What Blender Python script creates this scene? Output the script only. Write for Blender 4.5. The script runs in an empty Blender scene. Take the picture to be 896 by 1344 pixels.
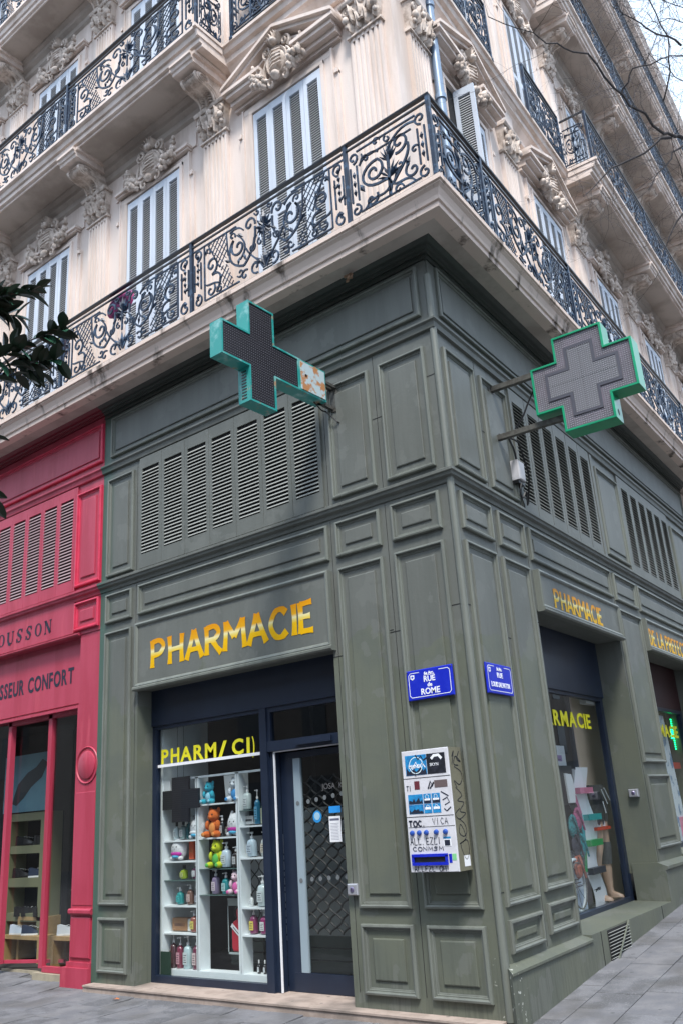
import bpy, math, random
from mathutils import Vector, Matrix
from math import sin, cos, pi, radians, hypot
random.seed(7)
sc = bpy.context.scene
COL = sc.collection
# ---------------------------------------------------------------- camera
CAM = Vector((3.698, -6.413, 1.65)); FPX = 1143.995
M = ((0.7763213, 0.6270552, -0.0642410), (-0.2538769, 0.2177624, -0.9424044), (-0.5769503, 0.7479179, 0.3282485))
cd = bpy.data.cameras.new('camera'); cam = bpy.data.objects.new('camera', cd); COL.objects.link(cam)
cd.sensor_fit = 'VERTICAL'; cd.sensor_height = 36; cd.sensor_width = 24
cd.lens = FPX / 1344 * 36; cd.clip_end = 400; cd.clip_start = 0.05
R = Matrix(((M[0][0], -M[1][0], -M[2][0]), (M[0][1], -M[1][1], -M[2][1]), (M[0][2], -M[1][2], -M[2][2])))
cam.matrix_world = Matrix.Translation(CAM) @ R.to_4x4()
sc.camera = cam
# ---------------------------------------------------------------- world + sun
SUN_EL, SUN_AZ = radians(58), radians(40)       # direction to the sun: x = sin(az), y = -cos(az)
w = bpy.data.worlds.new('World'); sc.world = w; w.use_nodes = True
nt = w.node_tree; nt.nodes.clear()
sky = nt.nodes.new('ShaderNodeTexSky'); sky.sky_type = 'NISHITA'; sky.sun_disc = False
sky.sun_elevation = SUN_EL; sky.sun_rotation = radians(180) - SUN_AZ; sky.air_density = 1.0; sky.dust_density = 3.0
mx = nt.nodes.new('ShaderNodeMix'); mx.data_type = 'RGBA'; mx.inputs[0].default_value = 0.72
mx.inputs[7].default_value = (7.0, 8.5, 10.4, 1)
bg = nt.nodes.new('ShaderNodeBackground'); bg.inputs[1].default_value = 0.075
wo = nt.nodes.new('ShaderNodeOutputWorld')
nt.links.new(sky.outputs[0], mx.inputs[6]); nt.links.new(mx.outputs[2], bg.inputs[0]); nt.links.new(bg.outputs[0], wo.inputs[0])
sl = bpy.data.lights.new('sun', 'SUN'); sl.energy = 1.5; sl.angle = radians(12); sl.color = (1, 0.96, 0.9)
so = bpy.data.objects.new('sun', sl); COL.objects.link(so)
sd = Vector((sin(SUN_AZ) * cos(SUN_EL), -cos(SUN_AZ) * cos(SUN_EL), sin(SUN_EL)))
so.rotation_euler = sd.to_track_quat('Z', 'Y').to_euler()
sc.view_settings.view_transform = 'Standard'; sc.view_settings.look = 'None'
sc.view_settings.exposure = 1.74; sc.view_settings.gamma = 1.0
sc.render.engine = 'CYCLES'
# ---------------------------------------------------------------- frames: u along the facade from the corner, d out of the wall
TH = radians(-3.794)
RA = pi / 2 - TH
KM = (1 - sin(TH)) / cos(TH)                      # mitre factor at the corner
RDv = Vector((sin(TH), cos(TH), 0)); RNv = Vector((cos(TH), -sin(TH), 0))
def at(x, y, dist):
    d = Vector(((x - 448) / FPX, (y - 672) / FPX, 1.0))
    r = Vector([M[0][i] * d[0] + M[1][i] * d[1] + M[2][i] * d[2] for i in range(3)])
    return CAM + r.normalized() * dist
def P(F, u, d, z):
    return Vector((-u, -d, z)) if F == 'L' else RDv * u + RNv * d + Vector((0, 0, z))
# ---------------------------------------------------------------- materials
MATS = {}
def lin(c): return tuple(((v / 255) / 12.92 if v / 255 <= .04045 else ((v / 255 + .055) / 1.055) ** 2.4) for v in c)
def mat(name, col, rough=.6, metal=0, col2=None, scale=6, amt=.5, streak=False, bump=0, bscale=40, col3=None, scale3=30, lo=.4, hi=.65, emit=0, coat=0, spec=.5):
    m = bpy.data.materials.new(name); m.use_nodes = True; MATS[name] = m
    t = m.node_tree; b = t.nodes['Principled BSDF']; L = t.links
    b.inputs['Base Color'].default_value = (*col, 1); b.inputs['Roughness'].default_value = rough
    b.inputs['Metallic'].default_value = metal; b.inputs['Specular IOR Level'].default_value = spec
    if coat: b.inputs['Coat Weight'].default_value = coat
    if emit: b.inputs['Emission Color'].default_value = (*col, 1); b.inputs['Emission Strength'].default_value = emit
    if col2 is None and not bump: return m
    g = t.nodes.new('ShaderNodeNewGeometry'); out = None
    def noise(s, vec, det=6):
        n = t.nodes.new('ShaderNodeTexNoise'); n.inputs['Scale'].default_value = s; n.inputs['Detail'].default_value = det; n.inputs['Roughness'].default_value = .62
        L.new(vec, n.inputs['Vector']); return n.outputs['Fac']
    vec = g.outputs['Position']
    if streak:
        mp = t.nodes.new('ShaderNodeMapping'); mp.inputs['Scale'].default_value = (1, 1, .13); L.new(vec, mp.inputs['Vector']); svec = mp.outputs['Vector']
    else: svec = vec
    def ramp(f, a, c):
        r = t.nodes.new('ShaderNodeMapRange'); r.interpolation_type = 'SMOOTHSTEP'; r.inputs['From Min'].default_value = a; r.inputs['From Max'].default_value = c; L.new(f, r.inputs['Value']); return r.outputs[0]
    def mix(a, c, f, k):
        x = t.nodes.new('ShaderNodeMix'); x.data_type = 'RGBA'
        mm = t.nodes.new('ShaderNodeMath'); mm.operation = 'MULTIPLY'; mm.inputs[1].default_value = k; L.new(f, mm.inputs[0]); L.new(mm.outputs[0], x.inputs[0])
        for s, v in ((6, a), (7, c)):
            if isinstance(v, tuple): x.inputs[s].default_value = (*v, 1)
            else: L.new(v, x.inputs[s])
        return x.outputs[2]
    cur = col
    if col2 is not None: cur = mix(cur, col2, ramp(noise(scale, svec), lo, hi), amt)
    if col3 is not None: cur = mix(cur, col3, ramp(noise(scale3, svec), .52, .72), .6)
    if not isinstance(cur, tuple): L.new(cur, b.inputs['Base Color'])
    m['_c'] = 0
    if bump:
        bm = t.nodes.new('ShaderNodeBump'); bm.inputs['Strength'].default_value = bump; bm.inputs['Distance'].default_value = .004
        L.new(noise(bscale, vec), bm.inputs['Height']); L.new(bm.outputs[0], b.inputs['Normal'])
    return m
STONE = mat('stone', (.70, .60, .545), .85, col2=(.50, .405, .345), scale=2.6, amt=.75, streak=True, bump=.5, bscale=60, col3=(.66, .60, .55), scale3=9)
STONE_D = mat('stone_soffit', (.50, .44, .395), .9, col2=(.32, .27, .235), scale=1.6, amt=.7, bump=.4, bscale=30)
CARVE = mat('carved_stone', (.62, .535, .475), .85, col2=(.28, .22, .18), scale=9, amt=.8, bump=.6, bscale=80)
FASC = mat('stained_fascia', (.66, .54, .475), .85, col2=(.06, .045, .035), scale=3.2, amt=.9, streak=True, bump=.6, bscale=60, lo=.53, hi=.66)
IRON = mat('iron_paint', (.007, .018, .042), .42, col2=(.045, .09, .16), scale=14, amt=.8, spec=.35, lo=.5, hi=.65)  # lighter blue mottling puts highlights into the paint colour
IRON_D = mat('iron_rail', (.008, .012, .02), .35)
SHUT = mat('shutter_paint', (.55, .60, .68), .5, col2=(.42, .46, .52), scale=3, amt=.5, streak=True)
SLAT = mat('slat_paint', (.60, .61, .63), .6)
SGAP = mat('shutter_gap', (.17, .175, .185), .9)
DARK = mat('dark_gap', (.01, .01, .012), .9)
PIPE = mat('zinc_pipe', (.19, .26, .36), .4, metal=.2)
RED = mat('red_paint', (.40, .043, .082), .5, col2=(.30, .016, .04), scale=3.5, amt=.7, streak=True, bump=.3, bscale=25, col3=(.50, .07, .11), scale3=7)
RSLAT = mat('red_slat', (.42, .30, .32), .6)
NAVY = mat('navy_paint', (.010, .017, .036), .35, col2=(.016, .026, .05), scale=3, amt=.6)
BLACK = mat('black_plastic', (.006, .006, .007), .4)
WHITE = mat('white_laminate', (.78, .82, .84), .4, col2=(.66, .71, .73), scale=5, amt=.4)
WHITEP = mat('white_plastic', (.75, .75, .76), .4)
STEP = mat('pink_stone_step', (.36, .29, .25), .7, col2=(.24, .19, .16), scale=7, amt=.7, bump=.5, bscale=50)
PAVE = mat('paving_stone', (.145, .147, .16), .85, col2=(.08, .082, .09), scale=3.2, amt=.85, bump=1.6, bscale=75, col3=(.26, .26, .27), scale3=75, lo=.42, hi=.60)
PAVE2 = mat('paving_stone_b', (.12, .122, .135), .85, col2=(.18, .178, .185), scale=4, amt=.7, bump=1.0, bscale=70, col3=(.09, .09, .1), scale3=60)
JOINT = mat('joint_mortar', (.07, .07, .075), .95, col2=(.12, .12, .11), scale=20)
GOLD = mat('gold_letter', (.75, .33, .02), .5)
YEL = mat('yellow_vinyl', (.78, .72, .02), .5)
INK = mat('navy_ink', (.008, .012, .03), .6)
BLUE = mat('enamel_blue', (.008, .02, .42), .4, col2=(.02, .04, .5), scale=8, amt=.5, spec=.25)
ENW = mat('enamel_white', (.8, .82, .86), .3)
WOOD = mat('light_wood', (.42, .27, .12), .5, col2=(.3, .18, .07), scale=8, amt=.6)
TEALM = mat('teal_case', (.02, .27, .25), .4, col2=(.45, .17, .05), scale=5, amt=.75, lo=.55, hi=.68, col3=(.35, .6, .6), scale3=6)
TEALD = mat('teal_case_dark', (.012, .13, .11), .45)
GREENC = mat('green_case', (.0, .30, .14), .3, col2=(.0, .2, .1), scale=3)
LEDB = mat('led_black', (.010, .009, .014), .5)
GALV = mat('galvanised_bar', (.11, .11, .10), .6, metal=.4, col2=(.05, .045, .04), scale=20, amt=.7)
CABLE = mat('cable', (.012, .012, .014), .5)
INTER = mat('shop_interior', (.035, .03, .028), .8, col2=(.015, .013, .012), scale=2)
LEAF = mat('magnolia_leaf', (.012, .055, .03), .22, col2=(.07, .19, .12), scale=14, amt=.7)
LEAFB = mat('magnolia_leaf_underside', (.014, .028, .014), .45, col2=(.04, .022, .012), scale=12)
BARK = mat('bark', (.07, .065, .07), .85, col2=(.025, .02, .02), scale=30, bump=.6)
OPP = mat('opposite_render', (.20, .17, .145), .9, col2=(.14, .12, .10), scale=1, streak=True)
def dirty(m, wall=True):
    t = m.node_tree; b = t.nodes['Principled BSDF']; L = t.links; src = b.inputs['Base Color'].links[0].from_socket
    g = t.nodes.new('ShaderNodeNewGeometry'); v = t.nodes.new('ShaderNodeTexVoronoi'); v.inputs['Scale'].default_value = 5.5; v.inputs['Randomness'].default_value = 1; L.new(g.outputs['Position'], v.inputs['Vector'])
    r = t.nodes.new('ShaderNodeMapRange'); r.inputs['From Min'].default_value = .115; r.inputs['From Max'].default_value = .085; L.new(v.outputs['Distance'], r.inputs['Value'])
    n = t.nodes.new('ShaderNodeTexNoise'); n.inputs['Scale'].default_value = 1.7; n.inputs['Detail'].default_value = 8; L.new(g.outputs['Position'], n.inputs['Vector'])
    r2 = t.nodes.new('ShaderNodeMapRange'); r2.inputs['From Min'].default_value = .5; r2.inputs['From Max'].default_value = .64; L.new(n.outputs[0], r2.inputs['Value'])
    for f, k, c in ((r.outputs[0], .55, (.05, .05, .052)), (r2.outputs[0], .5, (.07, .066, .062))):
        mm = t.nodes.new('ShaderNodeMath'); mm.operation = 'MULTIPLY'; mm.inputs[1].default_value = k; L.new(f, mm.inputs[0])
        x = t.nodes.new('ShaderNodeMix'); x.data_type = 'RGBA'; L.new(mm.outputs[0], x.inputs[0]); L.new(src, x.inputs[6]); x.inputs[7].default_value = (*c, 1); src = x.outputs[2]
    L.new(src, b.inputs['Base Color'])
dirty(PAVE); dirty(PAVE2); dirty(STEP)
def green_mat():
    m = mat('green_paint', (.120, .128, .116), .52, col2=(.098, .106, .095), scale=3, amt=.8, streak=True, bump=.35, bscale=22, spec=.4)
    t = m.node_tree; b = t.nodes['Principled BSDF']; L = t.links
    src = b.inputs['Base Color'].links[0].from_socket
    g = t.nodes.new('ShaderNodeNewGeometry'); sep = t.nodes.new('ShaderNodeSeparateXYZ'); L.new(g.outputs['Position'], sep.inputs[0])
    def N(s, det=4):
        n = t.nodes.new('ShaderNodeTexNoise'); n.inputs['Scale'].default_value = s; n.inputs['Detail'].default_value = det; L.new(g.outputs['Position'], n.inputs['Vector']); return n.outputs[0]
    def mth(op, a, c):
        x = t.nodes.new('ShaderNodeMath'); x.operation = op
        for i, v in ((0, a), (1, c)):
            if isinstance(v, (int, float)): x.inputs[i].default_value = v
            else: L.new(v, x.inputs[i])
        return x.outputs[0]
    def rmp(f, a, c):
        r = t.nodes.new('ShaderNodeMapRange'); r.interpolation_type = 'SMOOTHSTEP'; r.inputs['From Min'].default_value = a; r.inputs['From Max'].default_value = c; L.new(f, r.inputs['Value']); return r.outputs[0]
    def mix(a, c, f):
        x = t.nodes.new('ShaderNodeMix'); x.data_type = 'RGBA'; L.new(f, x.inputs[0])
        for s, v in ((6, a), (7, c)):
            if isinstance(v, tuple): x.inputs[s].default_value = (*v, 1)
            else: L.new(v, x.inputs[s])
        return x.outputs[2]
    h = mth('ADD', sep.outputs[2], mth('ADD', mth('MULTIPLY', N(1.3), -1.6), mth('MULTIPLY', N(9, 6), -.25)))
    low = rmp(h, 2.12, 2.08)                       # repainted, more olive, lower part with a ragged edge
    fade = mix((.116, .127, .098), (.102, .114, .093), rmp(N(2.2), .4, .6))
    c = mix(src, fade, low)
    pa = rmp(N(2.7, 8), .575, .59)
    c = mix(c, (.150, .158, .145), mth('MULTIPLY', pa, .40))
    mp = t.nodes.new('ShaderNodeMapping'); mp.inputs['Scale'].default_value = (1, 1, .06); L.new(g.outputs['Position'], mp.inputs['Vector'])
    n2 = t.nodes.new('ShaderNodeTexNoise'); n2.inputs['Scale'].default_value = 38; n2.inputs['Detail'].default_value = 3; L.new(mp.outputs[0], n2.inputs['Vector'])
    c = mix(c, (.05, .054, .045), mth('MULTIPLY', rmp(n2.outputs[0], .52, .66), .07))
    dr_ = mth('MULTIPLY', rmp(n2.outputs[0], .46, .60), rmp(sep.outputs[2], .75, .1)); c = mix(c, (.05, .052, .046), mth('MULTIPLY', dr_, .32))
    ch = mth('MULTIPLY', rmp(N(26, 8), .645, .655), mth('MULTIPLY', rmp(mth('ADD', sep.outputs[2], mth('MULTIPLY', N(3), -.5)), .42, .30), mth('MULTIPLY', rmp(sep.outputs[0], -.14, -.04), rmp(sep.outputs[1], .22, .08)))); c = mix(c, (.45, .46, .42), ch)
    teal = rmp(sep.outputs[0], -4.75, -5.05)       # fresher blue-green coat beside the red shop
    c = mix(c, (.045, .098, .075), mth('MULTIPLY', teal, .85))
    L.new(c, b.inputs['Base Color'])
    return m
GREEN = green_mat()
GSLAT = mat('green_slat', (.30, .31, .29), .6)
def edge_mat(name, col): return mat(name, col, .5)
GEDGE = mat('green_moulding', (.145, .158, .138), .45, col2=(.105, .113, .100), scale=7, amt=.7, streak=True, bump=.2)  # lighter than the boarding's green: moulding highlight put into the colour
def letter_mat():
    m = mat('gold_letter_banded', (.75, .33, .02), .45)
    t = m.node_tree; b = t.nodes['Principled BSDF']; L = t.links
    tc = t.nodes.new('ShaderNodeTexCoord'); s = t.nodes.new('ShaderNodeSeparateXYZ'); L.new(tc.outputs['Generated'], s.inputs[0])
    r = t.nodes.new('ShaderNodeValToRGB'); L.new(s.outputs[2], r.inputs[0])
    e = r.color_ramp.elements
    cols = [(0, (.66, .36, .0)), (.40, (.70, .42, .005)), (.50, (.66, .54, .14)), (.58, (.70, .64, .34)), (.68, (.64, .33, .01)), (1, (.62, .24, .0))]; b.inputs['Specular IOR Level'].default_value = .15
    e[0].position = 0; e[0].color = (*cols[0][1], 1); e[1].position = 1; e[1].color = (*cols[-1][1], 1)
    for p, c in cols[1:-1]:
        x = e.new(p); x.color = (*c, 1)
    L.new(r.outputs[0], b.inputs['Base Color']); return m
GOLDB = letter_mat()
def glass_mat(name, tint=(.86, .9, .9), refl=1.0):
    m = bpy.data.materials.new(name); m.use_nodes = True; t = m.node_tree; t.nodes.clear(); L = t.links
    o = t.nodes.new('ShaderNodeOutputMaterial'); mxs = t.nodes.new('ShaderNodeMixShader'); tr = t.nodes.new('ShaderNodeBsdfTransparent'); gl = t.nodes.new('ShaderNodeBsdfGlossy'); fr = t.nodes.new('ShaderNodeFresnel')
    fr.inputs[0].default_value = 1.6; tr.inputs[0].default_value = (*tint, 1); gl.inputs['Roughness'].default_value = .01; gl.inputs[0].default_value = (refl, refl, refl, 1)
    geo_ = t.nodes.new('ShaderNodeNewGeometry'); ior_ = t.nodes.new('ShaderNodeMapRange'); L.new(geo_.outputs['Backfacing'], ior_.inputs[0]); ior_.inputs[3].default_value = 1.6; ior_.inputs[4].default_value = 1 / 1.6; L.new(ior_.outputs[0], fr.inputs[0]); L.new(fr.outputs[0], mxs.inputs[0]); L.new(tr.outputs[0], mxs.inputs[1]); L.new(gl.outputs[0], mxs.inputs[2]); L.new(mxs.outputs[0], o.inputs[0]); return m
GLASS = glass_mat('shop_glass'); GLASSD = glass_mat('door_glass', (.55, .58, .58))
def liquid(name, c, r=.15): return mat(name, c, r, coat=.6)
# ---------------------------------------------------------------- mesh builder
class G:
    def __init__(s, F='N'):
        s.v = []; s.f = []; s.F = F; s.sm = False; s.mi = []; s.cur = 0; s.k = 1
    def T(s, p):
        if s.F == 'L': return (-p[0], -p[1], p[2])
        if s.F == 'R': return (p[0], -p[1], p[2])
        return tuple(p)
    def add(s, vs, fs):
        n = len(s.v); s.v += [s.T(p) for p in vs]
        flip = s.F == 'R'
        for f in fs:
            f = [i + n for i in f]
            s.f.append(f[::-1] if flip else f); s.mi.append(s.cur)
        return s
    def box(s, a, b, c, d, e, f, rz=0, ry=0, rx=0):
        a, b = sorted((a, b)); c, d = sorted((c, d)); e, f = sorted((e, f))
        vs = [(x, y, z) for x in (a, b) for y in (c, d) for z in (e, f)]
        if rz or ry or rx:
            cx, cy, cz = (a + b) / 2, (c + d) / 2, (e + f) / 2
            mm = Matrix.Rotation(rz, 3, 'Z') @ Matrix.Rotation(ry, 3, 'Y') @ Matrix.Rotation(rx, 3, 'X')
            vs = [tuple(mm @ Vector((x - cx, y - cy, z - cz)) + Vector((cx, cy, cz))) for x, y, z in vs]
        return s.add(vs, [(0, 1, 3, 2), (4, 6, 7, 5), (0, 4, 5, 1), (2, 3, 7, 6), (0, 2, 6, 4), (1, 5, 7, 3)])
    def sheet(s, u0, u1, d, z0, z1): return s.add([(u0, d, z0), (u1, d, z0), (u1, d, z1), (u0, d, z1)], [(0, 1, 2, 3)])
    def extr(s, poly, u0, u1, m0=0, m1=0):
        """polygon of (d,z) extruded along u; m0/m1: mitre, u moves by m*d at that end"""
        n = len(poly)
        A = [(u0 + m0 * d, d, z) for d, z in poly]; B = [(u1 + m1 * d, d, z) for d, z in poly]
        fs = [(i, (i + 1) % n, n + (i + 1) % n, n + i) for i in range(n)]
        ar = sum(poly[i][0] * poly[(i + 1) % n][1] - poly[(i + 1) % n][0] * poly[i][1] for i in range(n))
        fs += [tuple(range(n))[::-1], tuple(range(n, 2 * n))]
        if (ar < 0): fs = [f[::-1] for f in fs]
        return s.add(A + B, fs)
    def prism(s, poly, d0, d1, bev=0):
        """polygon of (u,z) extruded along d (d1 is the front)"""
        n = len(poly)
        fs = [(i, (i + 1) % n, n + (i + 1) % n, n + i) for i in range(n)] + [tuple(range(n))[::-1], tuple(range(n, 2 * n))]
        return s.add([(u, d0, z) for u, z in poly] + [(u, d1, z) for u, z in poly], fs)
    def loops(s, ls, close=True, cap=False, cap0=False):
        n = len(ls[0]); vs = [p for l in ls for p in l]; fs = []
        for k in range(len(ls) - 1):
            for i in range(n if close else n - 1):
                j = (i + 1) % n
                fs.append((k * n + i, k * n + j, (k + 1) * n + j, (k + 1) * n + i))
        if cap: fs.append(tuple((len(ls) - 1) * n + i for i in range(n)))
        if cap0: fs.append(tuple(i for i in range(n))[::-1])
        return s.add(vs, fs)
    def ring(s, u0, u1, z0, z1, prof, cap=True):
        ls = []
        for i, d in prof:
            ls.append([(u0 + i, d, z0 + i), (u1 - i, d, z0 + i), (u1 - i, d, z1 - i), (u0 + i, d, z1 - i)])
        return s.loops(ls, cap=cap)
    def lathe(s, prof, c=(0, 0, 0), n=12, axis='z'):
        ls = []
        for r, h in prof:
            l = []
            for i in range(n):
                a = 2 * pi * i / n; x, y = r * cos(a), r * sin(a)
                l.append({'z': (c[0] + x, c[1] + y, c[2] + h), 'x': (c[0] + h, c[1] + x, c[2] + y), 'y': (c[0] + y, c[1] + h, c[2] + x)}[axis])
            ls.append(l)
        return s.loops(ls, cap=True, cap0=True)
    def ell(s, c, r, n=8, m=5, rot=None):
        ls = []
        for k in range(m + 1):
            t = pi * (k / m) - pi / 2; t = max(min(t, pi / 2 - .12), -pi / 2 + .12)
            l = []
            for i in range(n):
                a = 2 * pi * i / n; p = Vector((r[0] * cos(t) * cos(a), r[1] * cos(t) * sin(a), r[2] * sin(t)))
                if rot: p = rot @ p
                l.append((c[0] + p.x, c[1] + p.y, c[2] + p.z))
            ls.append(l)
        return s.loops(ls, cap=True, cap0=True)
    def tube(s, pts, r, n=6, r2=None, cap=True):
        pts = [Vector(p) for p in pts]; ls = []; N = len(pts); prev = None
        for i, p in enumerate(pts):
            t = (pts[min(i + 1, N - 1)] - pts[max(i - 1, 0)])
            if t.length < 1e-9: t = Vector((0, 0, 1))
            t.normalize()
            if prev is None:
                a = Vector((0, 0, 1)) if abs(t.z) < .9 else Vector((1, 0, 0)); x = t.cross(a).normalized()
            else:
                x = prev - t * prev.dot(t)
                x = x.normalized() if x.length > 1e-6 else t.orthogonal().normalized()
            prev = x; y = t.cross(x)
            rr = r + ((r2 if r2 is not None else r) - r) * i / max(1, N - 1)
            ls.append([tuple(p + (x * cos(2 * pi * k / n) + y * sin(2 * pi * k / n)) * rr) for k in range(n)])
        return s.loops(ls, cap=cap, cap0=cap)
    def flat(s, pts, w, t=.012, d=0, taper=None):
        """flat-bar scroll lying in the u,z plane: width w in plane, thickness t across it"""
        ls = []; N = len(pts); w = w * s.k; t = t * (1.4 if s.k > 1 else 1)
        for i, (x, z) in enumerate(pts):
            a = pts[max(i - 1, 0)]; b = pts[min(i + 1, N - 1)]
            dx, dz = b[0] - a[0], b[1] - a[1]; l = hypot(dx, dz) or 1; nx, nz = -dz / l, dx / l
            h = w / 2 * (1 if taper is None else 1 + (taper - 1) * i / (N - 1))
            ls.append([(x + nx * h, d - t / 2, z + nz * h), (x + nx * h, d + t / 2, z + nz * h), (x - nx * h, d + t / 2, z - nz * h), (x - nx * h, d - t / 2, z - nz * h)])
        return s.loops(ls, cap=True, cap0=True)
    def mesh(s, name, mats):
        me = bpy.data.meshes.new(name); me.from_pydata(s.v, [], s.f)
        for m in (mats if isinstance(mats, (list, tuple)) else [mats]): me.materials.append(m)
        if any(s.mi): me.polygons.foreach_set('material_index', s.mi)
        if s.sm:
            me.polygons.foreach_set('use_smooth', [True] * len(s.f))
            try: me.set_sharp_from_angle(angle=radians(45))
            except Exception: pass
        me.update(); return me
def obj(name, g, mats=None, parent=None, F=None, loc=(0, 0, 0), rz=0, scale=None, rot=None):
    me = g.mesh(name, mats) if isinstance(g, G) else g
    o = bpy.data.objects.new(name, me); COL.objects.link(o)
    o.location = loc; o.rotation_euler = rot if rot else (0, 0, rz)
    if F == 'R':
        o.rotation_euler = (0, 0, RA + rz); o.location = Matrix.Rotation(RA, 3, 'Z') @ Vector(loc)
    if scale: o.scale = scale
    if parent: o.parent = parent
    return o
def tag(o, label=None, cat=None, group=None, kind=None):
    if label: o['label'] = label
    if cat: o['category'] = cat
    if group: o['group'] = group
    if kind: o['kind'] = kind
    return o
def thing(name, label, cat, loc=(0, 0, 0), rz=0, group=None, F=None, rot=None):
    o = bpy.data.objects.new(name, None); COL.objects.link(o); o.empty_display_size = .1
    o.location = loc; o.rotation_euler = rot if rot else (0, 0, rz)
    if F == 'R': o.rotation_euler = (0, 0, RA + rz); o.location = Matrix.Rotation(RA, 3, 'Z') @ Vector(loc)
    return tag(o, label, cat, group)
def copy_tree(o, parent=None):
    c = o.copy(); COL.objects.link(c); c.parent = parent
    for ch in o.children: copy_tree(ch, c)
    return c
def txt(s, size, mats, parent, loc, name='letter', off=0, F=None, ext=.002, rot=None, sx=1, align='LEFT', shear=0):
    """text standing upright, reading along local x, facing -y"""
    cu = bpy.data.curves.new(name, 'FONT'); cu.body = s; cu.size = size; cu.extrude = ext; cu.offset = off; cu.align_x = align; cu.shear = shear; cu.resolution_u = 3
    t = bpy.data.objects.new('tmp', cu); COL.objects.link(t)
    dg = bpy.context.evaluated_depsgraph_get(); me = bpy.data.meshes.new_from_object(t.evaluated_get(dg)); bpy.data.objects.remove(t)
    me.transform(Matrix.Rotation(pi / 2, 4, 'X') @ Matrix.Diagonal((sx, 1, 1, 1)))
    me.materials.clear(); me.materials.append(mats)
    return obj(name, me, None, parent, F, loc, rot=rot)
def spiral(cx, cz, r0, r1, a0, a1, n=16):
    out = []
    for i in range(n + 1):
        t = i / n; a = a0 + (a1 - a0) * t; r = r0 + (r1 - r0) * t ** .8
        out.append((cx + r * cos(a), cz + r * sin(a)))
    return out
def bez(p0, p1, p2, p3, n=10):
    return [tuple((1 - t) ** 3 * p0[k] + 3 * (1 - t) ** 2 * t * p1[k] + 3 * (1 - t) * t * t * p2[k] + t ** 3 * p3[k] for k in range(len(p0))) for t in [i / n for i in range(n + 1)]]
S = lambda F: -1 if F == 'L' else 1              # local x = S*u
exec_parts = []
def put(name, me, parent, F, u, d=0, z=0, sub=False, **k):
    return obj(name, me, k.pop('mats', None), parent, None if sub else F, (S(F) * u, -d, z), **k)
# ================================================================ GROUND
def zg(x, y): return .06 + .077 * max(0.0, y + .2) - .012 * max(0, 1 - abs(y)) * 0
gb = G()
ys = [-60, -20, -8, -2, -.2, 4, 12, 30, 90]; xs = [-60, -10, -2, 3, 10, 60]
gb.add([(x, y, zg(x, y) - .012) for y in ys for x in xs], [(j * 6 + i, j * 6 + i + 1, (j + 1) * 6 + i + 1, (j + 1) * 6 + i) for j in range(len(ys) - 1) for i in range(5)])
pav = obj('pavement', gb, JOINT); tag(pav, kind='structure', label='grey stone pavement around the corner building')
def slab(cx, cy, lx, ly):
    g = G(); g_ = .004; b = .006
    x0, x1, y0, y1 = cx - lx / 2 + g_, cx + lx / 2 - g_, cy - ly / 2 + g_, cy + ly / 2 - g_
    jz = random.uniform(-.002, .002)
    def pt(x, y, h):
        return (RNv * x + RDv * y + Vector((0, 0, 0)))
    ls = []
    for ins, h in ((0, -.01), (0, -.003), (b, 0)):
        l = []
        for x, y in ((x0 + ins, y0 + ins), (x1 - ins, y0 + ins), (x1 - ins, y1 - ins), (x0 + ins, y1 - ins)):
            p = RNv * x + RDv * y; l.append((p.x, p.y, zg(p.x, p.y) + h + jz))
        ls.append(l)
    g.loops(ls, cap=True); return g
row = 0; x = -8.2
while x < 3.2:
    wdt = random.choice((.34, .38, .40)); y = -3.6 + (row % 2) * .33
    while y < 9:
        ln = random.choice((.42, .5, .58))
        cx, cy = x + wdt / 2, y + ln / 2; p = RNv * cx + RDv * cy
        vis = p.y > -2.0 and (cx > -.12 or p.y < .3) and cx < 2.4 and not (cx > 1.2 and p.y < -.6)
        if vis:
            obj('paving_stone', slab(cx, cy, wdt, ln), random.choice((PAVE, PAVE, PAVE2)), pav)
        y += ln
    x += wdt; row += 1
# round cover set in the pavement at the corner
g = G()
cp = RNv * .43 + RDv * .02; cz = zg(cp.x, cp.y) + .002
g.lathe([(.15, -.01), (.15, .004), (.142, .007), (.135, .003), (.115, .003), (.108, .007), (.1, .003), (.07, .003), (.063, .007), (.055, .003), (.03, .003)], (cp.x, cp.y, cz), 28)
o = obj('drain_cover', g, PAVE2); tag(o, 'round ridged cover set in the pavement at the foot of the corner', 'drain cover')
# ================================================================ CORNER BUILDING (stone storeys)
bld = thing('corner_building', 'cream stone apartment building with carved brackets and blue iron balconies over the shops', 'building')
SW = -.14
UL, UR = 11.5, 26.0
fp_ = [P('L', UL, SW, 0), P('L', -SW * KM, SW, 0), P('R', UR, SW, 0), P('R', UR, -12, 0), P('L', UL, -20, 0)]
g = G('N'); nfp = len(fp_); g.add([(p.x, p.y, 6.93) for p in fp_] + [(p.x, p.y, 22.4) for p in fp_], [(i, (i + 1) % nfp, nfp + (i + 1) % nfp, nfp + i) for i in range(nfp)] + [tuple(range(nfp)), tuple(range(nfp, 2 * nfp))]); obj('wall', g, STONE, bld)
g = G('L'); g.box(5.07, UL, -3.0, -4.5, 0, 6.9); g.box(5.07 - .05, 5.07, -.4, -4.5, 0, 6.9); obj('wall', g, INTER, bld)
g = G('R'); g.box(9.2, UR, -.05, -4.5, 0, 6.9); obj('wall', g, STONE, bld, 'R')
FL = [7.19, 11.37, 15.1, 18.83]; TOP = 22.3
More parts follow.
